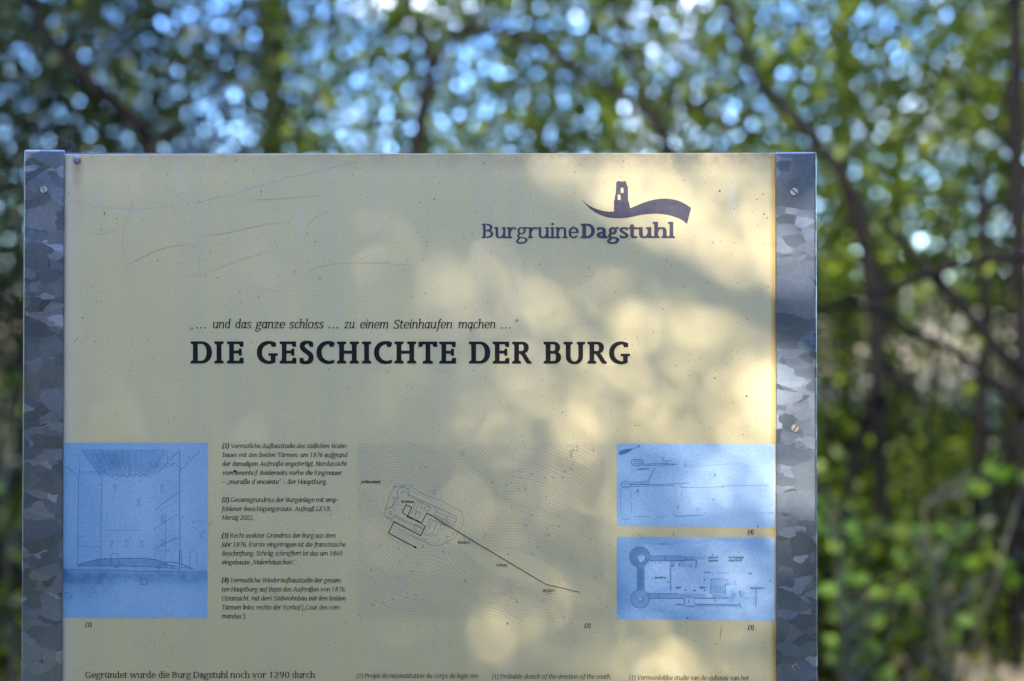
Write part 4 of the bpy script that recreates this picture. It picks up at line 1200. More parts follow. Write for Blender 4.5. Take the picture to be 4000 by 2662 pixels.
def c3(x, y): return (2380 + x / 3.3657, 2080 + y / 3.3657)
ink = Ink(-0.00045); il = Ink(-0.00036)
def circ(cx_, cy_, r, n=40, a0=0, a1=360): return [(cx_ + r * math.cos(R(a0 + (a1 - a0) * k / n)), cy_ + r * math.sin(R(a0 + (a1 - a0) * k / n))) for k in range(n + 1)]
ln(ink, circ(402, 325, 134, 40, 100, 352), 2.2, c3); ln(ink, circ(403, 878, 120, 40, -60, 260), 2.0, c3); ln(ink, circ(410, 883, 29), 1.8, c3)
ln(ink, [(372, 340), (385, 305), (425, 292), (460, 305), (482, 340), (425, 405), (385, 375), (372, 340)], 2.0, c3, True)
for p, w in (([(482, 340), (425, 405)], 2), ([(550, 308), (440, 455)], 2), ([(535, 312), (950, 310)], 2), ([(530, 375), (900, 372), (1120, 362)], 2.2), ([(373, 455), (371, 770)], 2.6), ([(453, 455), (455, 765)], 2.6), ([(500, 808), (900, 806)], 2), ([(520, 870), (975, 868)], 2.6), ([(1110, 868), (1400, 868), (1580, 866)], 2.2),
             ([(800, 455), (800, 770), (820, 768)], 2), ([(1335, 618), (1500, 612)], 2.4), ([(1335, 618), (1335, 810)], 2.6), ([(1525, 690), (1525, 830)], 2.2), ([(1578, 684), (1528, 688)], 2.2), ([(1365, 815), (1365, 862), (1400, 862), (1400, 815)], 2), ([(1340, 864), (1365, 862)], 2.4), ([(1500, 835), (1502, 864), (1580, 866), (1585, 900)], 2.2),
             ([(1928, 745), (1930, 900), (1925, 985)], 3), ([(980, 868), (985, 945), (868, 948)], 2.2), ([(1126, 945), (1400, 948), (1700, 955)], 2.6), ([(1130, 968), (1400, 972), (1680, 966)], 1.6), ([(1000, 975), (1100, 978)], 1.8), ([(1705, 925), (1738, 995)], 3), ([(1142, 365), (1142, 420), (1132, 460)], 3), ([(958, 372), (915, 404), (912, 455)], 2),
             ([(800, 440), (856, 442)], 3), ([(1238, 525), (1300, 522), (1335, 528)], 2.2), ([(1240, 612), (1255, 640), (1258, 615)], 3), ([(1385, 885), (1402, 888), (1392, 915)], 3), ([(1040, 890), (1048, 925)], 3), ([(560, 360), (572, 372), (560, 384), (552, 370), (565, 358)], 1.6), ([(730, 310), (740, 330), (725, 345), (738, 365)], 2), ([(655, 815), (662, 865)], 1.8), ([(388, 608), (445, 606)], 2),
             ([(325, 830), (385, 868)], 1.4), ([(1745, 770), (1775, 850), (1835, 875)], 1.5), ([(1620, 640), (1660, 640), (1665, 695)], 1.6), ([(660, 150), (700, 155), (745, 142)], 2), ([(1832, 542), (1872, 542)], 4), ([(1105, 768), (1140, 764)], 4), ([(990, 760), (1012, 760)], 4), ([(1245, 765), (1268, 762)], 3.5)):
    ln(ink if w > 1.7 else il, p, w, c3, len(p) > 4)
for k in range(5): ln(ink, [(1700 + k * 4, 778 + k * 17), (1728 + k * 2, 774 + k * 17)], 3.2, c3)
for k in range(13): ln(il, [(1345 + k * 14, 800), (1385 + k * 12, 700)], 0.9, c3)
random.seed(5)
for k in range(60):   # masonry ticks
    y = 470 + k * 4.9; x = random.uniform(378, 430); ln(il, [(x, y), (x + random.uniform(8, 22), y)], 1.2, c3)
for k in range(90):
    x = random.uniform(530, 1080); y = random.uniform(318, 368); 
    if k % 2: y += 494
    ln(il, [(x, y), (x + random.uniform(5, 18), y)], 1.0, c3)
for k in range(70):
    a = random.uniform(-60, 260); r = random.uniform(64, 128); x, y = 402 + r * math.cos(R(a)), 325 + r * math.sin(R(a)); ln(il, [(x, y), (x + 10 * math.sin(R(a)), y - 10 * math.cos(R(a)))], 1.0, c3)
scrawl(il, 575, 640, 405, 8, c3, 1.6); scrawl(il, 465, 490, 650, 30, c3, 1.6, 5); scrawl(il, 755, 790, 650, 26, c3, 1.6, 6); scrawl(il, 605, 680, 690, 40, c3, 1.3, 8); scrawl(il, 1895, 1915, 900, 60, c3, 1.4, 3)
ink.done('plan_drawing', M_PEN, panel); il.done('plan_drawing', M_PENL, panel)
for s_, a, b, y_ in (('traces de', 1302, 1430, 343), ('logement', 1303, 1434, 384), ('roc vif presque', 1560, 1770, 343), ('a fleur de sol', 1561, 1743, 382), ('decombres', 595, 745, 608), ('pavé', 873, 940, 738), ('dalles', 1180, 1262, 740), ('mureil de roc', 1847, 2034, 747)):
    ink = Ink(-0.0006)
    p, q = c3(a, y_), c3(b, y_)
    text(ink, [(s_, 105, 78)], p[0], q[0], p[1], 8.6, True, 0.15)
    ink.done('plan_note', M_INK, panel)['label'] = 'note "%s" on the ground plan' % s_

# --- site map: contour lines from a modelled hill, route, names
def c5(x, y): return (1380 + x / 2.0098, 1700 + y / 2.0098)
def contour_map():
    nx, ny = 150, 108
    gx = np.linspace(32, 1972, nx); gy = np.linspace(66, 1444, ny)
    YY, XX = np.meshgrid(gy, gx, indexing='ij')
    ridge = [((60, 380), 30), ((200, 450), 60), ((330, 540), 150), ((560, 660), 175), ((720, 740), 120), ((860, 860), 50), ((1030, 960), 60), ((1220, 1000), 125), ((1450, 1080), 130), ((1590, 1150), 90), ((1750, 1260), 20), ((1850, 1340), 10)]
    h = np.full(XX.shape, 1e9)
    for ((ax, ay), ra), ((bx_, by), rb) in zip(ridge, ridge[1:]):
        L2 = (bx_ - ax) ** 2 + (by - ay) ** 2
        t = np.clip(((XX - ax) * (bx_ - ax) + (YY - ay) * (by - ay)) / L2, 0, 1)
        d = np.hypot(XX - ax - t * (bx_ - ax), YY - ay - t * (by - ay)) - (ra + (rb - ra) * t)
        h = np.minimum(h, d)
    h = h + 70 * (fbm(nx, ny, 4, 77) - 0.5) * 1.6 + 10 * (fbm(nx, ny, 14, 78) - 0.5)
    # side valley upper left
    h = h + 90 * np.exp(-(((XX - 800) / 90) ** 2 + ((YY - 180) / 150) ** 2))
    solid, dash = Ink(-0.00032), Ink(-0.0004)
    step = 22.0
    for lv in range(-1, 60):
        lev = lv * step + 4
        segs = {}
        m_ = h > lev
        c = m_[:-1, :-1].astype(int) + m_[:-1, 1:] + m_[1:, 1:] + m_[1:, :-1]
        jj, ii = np.nonzero((c > 0) & (c < 4))
        nxt = {}
        def cut(j0, i0, j1, i1):
            a, b = h[j0, i0], h[j1, i1]
            t = (lev - a) / (b - a)
            return (gx[i0] + (gx[i1] - gx[i0]) * t, gy[j0] + (gy[j1] - gy[j0]) * t)
        adj = {}
        pos = {}
        for j, i in zip(jj, ii):
            es = []
            for (j0, i0, j1, i1) in ((j, i, j, i + 1), (j, i + 1, j + 1, i + 1), (j + 1, i, j + 1, i + 1), (j, i, j + 1, i)):
                if m_[j0, i0] != m_[j1, i1]: es.append((j0, i0, j1, i1))
            for k in range(0, len(es) - 1, 2):
                a, b = es[k], es[k + 1]
                pos.setdefault(a, cut(*a)); pos.setdefault(b, cut(*b))
                adj.setdefault(a, []).append(b); adj.setdefault(b, []).append(a)
        seen = set()
        starts = [k for k in adj if len(adj[k]) == 1] + list(adj)
        for s_ in starts:
            if s_ in seen: continue
            path = [s_]; seen.add(s_); cur = s_
            while True:
                n_ = [q for q in adj[cur] if q not in seen]
                if not n_: break
                cur = n_[0]; seen.add(cur); path.append(cur)
            if len(path) < 4: continue
            pts = [pos[p] for p in path]
            if lv % 5 == 0 and lv > 0:
                solid.line([c5(*p) for p in pts], 1.15)
            else:
                # dashes by arc length
                on = 15 + (lv % 3) * 4; off = 8.0
                acc, cur_on, buf = random.uniform(0, 15), True, [pts[0]]
                for a, b in zip(pts, pts[1:]):
                    L = math.hypot(b[0] - a[0], b[1] - a[1]); q = 0
                    while L - q > 1e-6:
                        need = (on if cur_on else off) - acc
                        st = min(need, L - q); q += st; acc += st
                        p = (a[0] + (b[0] - a[0]) * q / L, a[1] + (b[1] - a[1]) * q / L)
                        if cur_on: buf.append(p)
                        if acc >= (on if cur_on else off) - 1e-6:
                            if cur_on and len(buf) > 1: dash.line([c5(*p_) for p_ in buf], 1.05)
                            cur_on = not cur_on; acc = 0; buf = [p]
                            if not cur_on: buf = []
    o = solid.done('contour_line', M_MAP, panel); o['label'] = 'solid contour lines of the site map'
    o = dash.done('contour_line', M_MAP, panel); o['label'] = 'dashed contour lines of the site map'
contour_map()
ink = Ink(-0.0005)
for p, w in ((circ(390, 455, 46, 30, 130, 400), 1.6), (circ(400, 460, 22, 16, 150, 380), 1.4), (circ(290, 612, 43, 30, 20, 340), 1.6), (circ(291, 611, 12, 12), 1.5),
             ([(352, 480), (310, 560)], 1.6), ([(335, 490), (296, 572)], 1.4), ([(430, 465), (520, 508), (640, 560), (815, 640), (790, 720), (640, 640)], 1.7), ([(428, 478), (620, 572)], 1.2), ([(330, 628), (430, 685), (560, 745)], 1.7), ([(325, 642), (420, 692)], 1.2),
             ([(305, 505), (318, 485), (355, 500), (340, 560), (312, 555)], 1.4), ([(500, 515), (468, 580), (490, 590), (520, 522)], 1.5), ([(520, 525), (545, 535), (530, 570), (555, 580)], 1.3), (circ(580, 577, 20, 14), 1.5), ([(470, 590), (440, 640), (505, 665), (530, 610), (480, 590)], 1.4), ([(500, 600), (480, 650)], 1.2),
             ([(640, 565), (655, 600), (640, 635), (600, 620)], 1.4), ([(662, 608), (740, 640), (725, 665), (640, 628)], 1.3), ([(745, 635), (812, 660), (795, 705), (725, 675), (745, 635)], 1.4), ([(720, 650), (800, 690)], 1.2),
             ([(605, 660), (720, 705), (760, 735)], 1.6), ([(605, 660), (565, 760), (655, 795), (668, 735)], 1.6), ([(620, 680), (590, 745)], 1.3), ([(640, 690), (655, 695), (620, 780)], 1.2), ([(690, 700), (725, 712), (705, 745), (680, 735), (690, 700)], 1.4), ([(545, 770), (600, 795), (610, 765)], 1.6),
             ([(740, 790), (722, 845), (750, 855)], 1.6), ([(765, 800), (730, 790)], 1.4), ([(682, 812), (670, 835)], 1.4), ([(485, 700), (560, 735), (540, 770), (475, 740), (485, 700)], 1.6), ([(250, 590), (285, 480), (330, 410), (390, 392), (450, 400), (560, 470), (700, 520), (850, 600), (870, 690), (800, 800), (700, 860), (620, 870), (500, 810), (360, 740)], 1.2)):
    ink.line([c5(*q) for q in p], w, False)
for x, y in ((857, 147), (1884, 117), (875, 1145), (1900, 1120)):
    ink.line([c5(x - 20, y), c5(x + 20, y)], 1.2); ink.line([c5(x, y - 22), c5(x, y + 22)], 1.2)
random.seed(12)
for n_, x, y, a in (('325', 332, 213, 10), ('301', 546, 248, 200), ('320', 588, 250, 200), ('326', 648, 435, 200), ('327', 648, 458, 200), ('310', 1104, 370, 215), ('307', 1222, 388, 210), ('305', 1312, 422, 210), ('303', 1364, 418, 210), ('299', 1320, 285, 215), ('301', 1325, 335, 215), ('297', 1412, 305, 210), ('295', 1518, 332, 205), ('293', 1580, 326, 205), ('291', 1658, 326, 205), ('289', 1674, 282, 205), ('287', 1726, 262, 205),
                    ('278', 1772, 92, 230), ('279', 1774, 122, 230), ('280', 1742, 120, 230), ('281', 1720, 128, 230), ('282', 1722, 150, 230), ('283', 1722, 172, 230), ('312', 1418, 625, 200), ('309', 1626, 713, 210), ('311', 1575, 708, 210), ('314', 1536, 728, 210), ('316', 1550, 776, 200), ('317', 1524, 780, 200), ('313', 1628, 790, 220), ('319', 1368, 703, 200), ('322', 1456, 878, 210), ('324', 1424, 935, 210), ('315', 1718, 975, 260),
                    ('323', 197, 862, -20), ('323', 342, 888, -20), ('328', 533, 868, -25), ('331', 548, 818, -20), ('322', 497, 1005, -15), ('318', 448, 1065, -15), ('315', 416, 1108, -12), ('313', 346, 1115, -12), ('311', 398, 1176, -12), ('309', 477, 1256, -12), ('307', 400, 1273, -12), ('305', 297, 1288, -12), ('303', 224, 1314, -12), ('301', 138, 1332, -10), ('297', 34, 1416, -8), ('321', 1232, 1272, -10), ('320', 1270, 1308, -10), ('318', 1637, 1436, -5), ('326', 318, 414, 45), ('32', 1032, 810, 60), ('32', 786, 785, 80)):
    p = c5(x, y + 5)
    text(ink, [(n_, 105, 80)], p[0], 0, p[1], 5.6, False, rot=R(-a) if a > 100 else R(a))
ink.done('map_plan_drawing', M_PLAN, panel)
ink = Ink(-0.0009)
for pth in ([(460, 568), (415, 547), (386, 608), (566, 716), (530, 790), (320, 680), (277, 768), (480, 877)], [(460, 568), (423, 643), (540, 687), (577, 612), (1508, 1170), (1780, 1235)]):
    for a, b in zip(pth, pth[1:]):
        L = math.hypot(b[0] - a[0], b[1] - a[1]); ux, uy = (b[0] - a[0]) / L * 2, (b[1] - a[1]) / L * 2
        ink.line([c5(a[0] - ux, a[1] - uy), c5(b[0] + ux, b[1] + uy)], 2.5)
ink.area([c5(502, 889), c5(474, 884), c5(482, 868)])
o = ink.done('route_line', M_INK, panel)
for s_, a, b, y_ in (('Artilleriewerk', 60, 216, 377), ('Wohnbau', 374, 480, 532), ('Brücke 2', 820, 916, 853), ('Vorburg', 1121, 1212, 1030), ('Brücke 1', 1492, 1587, 1230)):
    ink = Ink(-0.0007)
    p, q = c5(a, y_), c5(b, y_)
    text(ink, [(s_, 105, 76)], p[0], q[0], p[1], 10.4)
    ink.done('map_name', M_INK, panel)['label'] = 'map name "%s"' % s_

# --- scratches, smears, specks
ink = Ink(-0.00015)
ink.line([(258, 781), (300, 790), (360, 803), (440, 812), (530, 815), (620, 810), (740, 794), (860, 770), (1000, 730), (1130, 694), (1260, 662), (1350, 642)], 5.0, True)
ink.line([(1350, 642), (1420, 622), (1480, 608)], 3.0, True)
for a, b in (((2275, 1092), (2310, 1085)), ((2270, 1098), (2322, 1086)), ((2290, 1080), (2325, 1073))): ink.line([a, b], 3)
ink.line([(2365, 1428), (2395, 1422)], 6)
ink.line([(2010, 2290), (2110, 2250)], 3); ink.line([(2070, 2245), (2090, 2280)], 3)
ink.area([(1294, 712), (1306, 714), (1302, 720), (1298, 719)]); ink.area([(694, 677), (706, 675), (704, 684), (697, 683)])
ink.line([(1290, 710), (1310, 716)], 3)
ink.done('scratch', M_SCR, panel)['label'] = 'pale curved scratch and scuffs'
ink = Ink(-0.00012)
for p, w in (([(490, 1040), (540, 1015), (600, 985), (660, 965), (715, 958)], 4), ([(720, 1080), (800, 1070), (900, 1030), (1000, 998), (1070, 977)], 4), ([(490, 700), (512, 760), (508, 830), (485, 900), (480, 980), (488, 1040)], 3.5),
             ([(800, 912), (850, 918), (960, 895), (1060, 875), (1130, 878)], 4), ([(980, 780), (1080, 778), (1250, 765)], 3.5), ([(1190, 1085), (1230, 1050), (1330, 1030), (1500, 1030), (1640, 1042)], 3.5), ([(620, 705), (690, 760), (735, 790)], 3), ([(760, 980), (780, 1030), (778, 1090)], 4), ([(960, 1118), (1100, 1140)], 3), ([(1190, 900), (1230, 850), (1300, 820)], 3.5), ([(330, 905), (400, 915), (460, 895)], 3)):
    ink.line(p, w, True, True)
ink.done('scratch', M_SCRD, panel)['label'] = 'faint grey scribbled scratches'
ink = Ink(-0.0011)
random.seed(21)
spk = [(2811, 747, 4), (2604, 1006 + 13, 2.5), (1889, 640, 3), (1251, 1088, 3), (1697, 780, 3), (2984, 837, 3), (2997, 852, 2.5), (322, 1242, 3), (883, 1195, 2), (408, 833, 3), (917, 1841, 5.5), (1165, 1837, 3), (2792, 1478, 3), (2916, 1548, 4), (2960, 2057, 3), (2631, 2087, 3), (2685, 2415, 3), (3008, 2270, 3), (3000, 1120, 2.5), (2960, 1760, 2), (2793, 1857, 3)]
for k in range(430):
    x, y = random.uniform(262, 3010), random.uniform(615, 2660)
    spk.append((x, y, random.choice((1.2, 1.4, 1.5, 1.8, 2.3))))
for x, y, r in spk:
    st = random.random() < 0.25; a = random.uniform(0, 3.14); q = [((r * (2.2 if st else 1)) * math.cos(t), r * (0.5 if st else 1) * math.sin(t)) for t in (0, 1.05, 2.1, 3.14, 4.2, 5.2)]
    ink.area([(x + u * math.cos(a) - v * math.sin(a), y + u * math.sin(a) + v * math.cos(a)) for u, v in q])
ink.line([(407, 829), (410, 842)], 2.5, False); ink.line([(1838, 1285), (1839, 1295)], 4); ink.line([(1985, 2432), (1978, 2440)], 3.5); ink.line([(1020, 744), (1022, 756)], 2)
o = ink.done('dirt_specks', M_DIRT, panel); o['kind'] = 'stuff'
# pale bird-dropping run low right
ink = Ink(-0.00013)
ink.line([(2818, 2445), (2816, 2470), (2812, 2500)], 3, True, True); ink.line([(2792, 2520), (2800, 2515)], 3)
ink.done('scratch', simple('rusty_run', (0.42, 0.27, 0.15)), panel)['label'] = 'thin brownish run at lower right'
# tiny thing on the top edge
for x, w in ((1127, 5), (1131, 4)):
    pass

# ------------------------------------------------------------------ trees
def tube(paths, name, m, parent, n=8):
    """paths: list of [(Vector, radius)...]; one mesh"""
    V, F = [], []
    for path in paths:
        b0 = len(V)
        for i, (p, r) in enumerate(path):
            a = path[max(0, i - 1)][0]; b = path[min(len(path) - 1, i + 1)][0]
            d = (b - a).normalized()
            s_ = d.cross(Vector((0.13, 1, 0.07))).normalized(); t = d.cross(s_)
            for k in range(n):
                an = 2 * math.pi * k / n
                V.append(p + (s_ * math.cos(an) + t * math.sin(an)) * r * (1 + 0.10 * noise.noise(p * 3 + Vector((k, 0, 0)))))
        for i in range(len(path) - 1):
            for k in range(n):
                a, b = b0 + i * n + k, b0 + i * n + (k + 1) % n
                F.append((a, b, b + n, a + n))
        F.append(tuple(b0 + (len(path) - 1) * n + k for k in range(n)))
    return mk(name, V, F, m, parent, True)
def limb(px_pts, y0, y1, w0, w1, sub=4, ground=False):
    if y0 < 10: y0, y1 = y0 * 0.68, y1 * 0.68
    w0, w1 = w0 * 1.0, w1 * 1.15
    """limb through photograph points between depths y0..y1, widths in photo px -> radii"""
    q = catmull(px_pts, sub)
    out = []
    for i, p in enumerate(q):
        t = i / (len(q) - 1)
        y = y0 + (y1 - y0) * t
        P = at(p[0], p[1], y)
        out.append((P, (w0 + (w1 - w0) * t) / 2 * (P - C0).dot(fw) / FPX))
    return out

def leaf_mesh(name, P, size, m, parent, kind=None, up_bias=0.5, tint=None, seed=0, quad=False):
    """P (n,3) leaf centres; ovate leaves folded on the midrib; each 4 tris"""
    g = np.random.default_rng(seed)
    n = len(P)
    if n == 0: return None
    nrm = g.normal(size=(n, 3)); nrm[:, 2] = np.abs(nrm[:, 2]) + up_bias
    nrm /= np.linalg.norm(nrm, axis=1, keepdims=True)
    t = np.cross(nrm, g.normal(size=(n, 3))); t /= np.linalg.norm(t, axis=1, keepdims=True)
    b = np.cross(nrm, t)
    L = size * g.uniform(0.6, 1.25, (n, 1)); Wd = L * g.uniform(0.6, 0.85, (n, 1))
    pts = [(-0.5, 0, 0), (-0.12, 0.42, 0.10), (0.22, 0.36, 0.08), (0.55, 0, -0.06), (0.22, -0.36, 0.08), (-0.12, -0.42, 0.10)]
    if quad: pts = [(-0.5, 0, 0), (0.05, 0.45, 0.06), (0.5, 0, 0), (0.05, -0.45, 0.06)]
    V = np.stack([P + t * L * a + b * Wd * c + nrm * L * d for a, c, d in pts], 1).reshape(-1, 3)
    m6 = len(pts)
    base = (np.arange(n) * m6)[:, None]
    F = (base + np.array([[0, 1, 2, 3]])) if quad else np.stack([base + np.array([[0, 1, 2, 3]]), base + np.array([[0, 3, 4, 5]])], 1).reshape(-1, 4)
    me = bpy.data.meshes.new(name)
    me.vertices.add(len(V)); me.vertices.foreach_set('co', V.astype(np.float32).ravel())
    me.loops.add(F.size); me.loops.foreach_set('vertex_index', F.astype(np.int32).ravel())
    me.polygons.add(len(F)); me.polygons.foreach_set('loop_start', np.arange(0, F.size, 4, dtype=np.int32)); me.polygons.foreach_set('loop_total', np.full(len(F), 4, dtype=np.int32))
    me.update(calc_edges=True)
    tv = g.random(n) if tint is None else np.clip(tint + g.normal(scale=0.18, size=n), 0, 1)
    at_ = me.attributes.new('tint', 'FLOAT', 'POINT'); at_.data.foreach_set('value', np.repeat(tv, m6).astype(np.float32))
    o = link(name, me, m, parent)
    if kind: o['kind'] = kind
    return o

# how much foliage stands in each direction (0 open sky .. 9 closed), 200 px cells
COVER = [
    [7, 6, 5, 3, 4, 5, 3, 2, 5, 4, 5, 4, 3, 3, 4, 3, 5, 3, 4, 6],
    [7, 7, 6, 6, 4, 6, 3, 3, 4, 2, 4, 5, 4, 4, 5, 5, 6, 4, 5, 7],
    [7, 7, 6, 5, 2, 6, 3, 2, 4, 3, 6, 5, 4, 4, 4, 5, 6, 6, 6, 6],
    [6, 6, 6, 5, 4, 5, 4, 3, 4, 4, 5, 5, 4, 4, 5, 6, 7, 6, 6, 5],
    [5, 6, 6, 6, 5, 6, 5, 5, 5, 5, 5, 5, 5, 5, 6, 6, 7, 7, 5, 5],
    [8, 7, 7, 7, 7, 7, 6, 6, 6, 6, 6, 6, 6, 6, 6, 6, 6, 5, 6, 6],
    [9, 8, 8, 8, 8, 8, 7, 7, 7, 7, 7, 7, 7, 7, 7, 7, 5, 3, 3, 4],
    [9, 9, 8, 8, 8, 8, 8, 8, 8, 8, 7, 7, 7, 7, 7, 6, 3, 3.5, 3, 4],
    [9, 9, 9, 8, 8, 8, 8, 8, 8, 8, 8, 8, 8, 7, 7, 6, 3, 4, 3, 4],
    [9, 9, 9, 9, 8, 8, 8, 8, 8, 8, 8, 8, 8, 7, 7, 7, 6, 7, 7, 7],
    [9, 9, 9, 9, 9, 9, 9, 9, 9, 9, 8, 8, 8, 8, 8, 8, 8, 8, 7, 8],
    [9, 9, 9, 9, 9, 9, 9, 9, 9, 9, 9, 8, 8, 8, 8, 8, 8, 8, 7, 7],
    [9, 9, 9, 9, 9, 9, 9, 9, 9, 9, 9, 9, 8, 8, 8, 8, 8, 8, 8, 8],
]
COVER = np.array(COVER, float)
def cover(px, py):
    u = np.clip(px / 200 - 0.5, 0, 18.999); v = np.clip(py / 200 - 0.5, 0, 11.999)
    i, j = v.astype(int), u.astype(int); fy, fx = v - i, u - j
    return (COVER[i, j] * (1 - fy) + COVER[i + 1, j] * fy) * (1 - fx) + (COVER[i, j + 1] * (1 - fy) + COVER[i + 1, j + 1] * fy) * fx

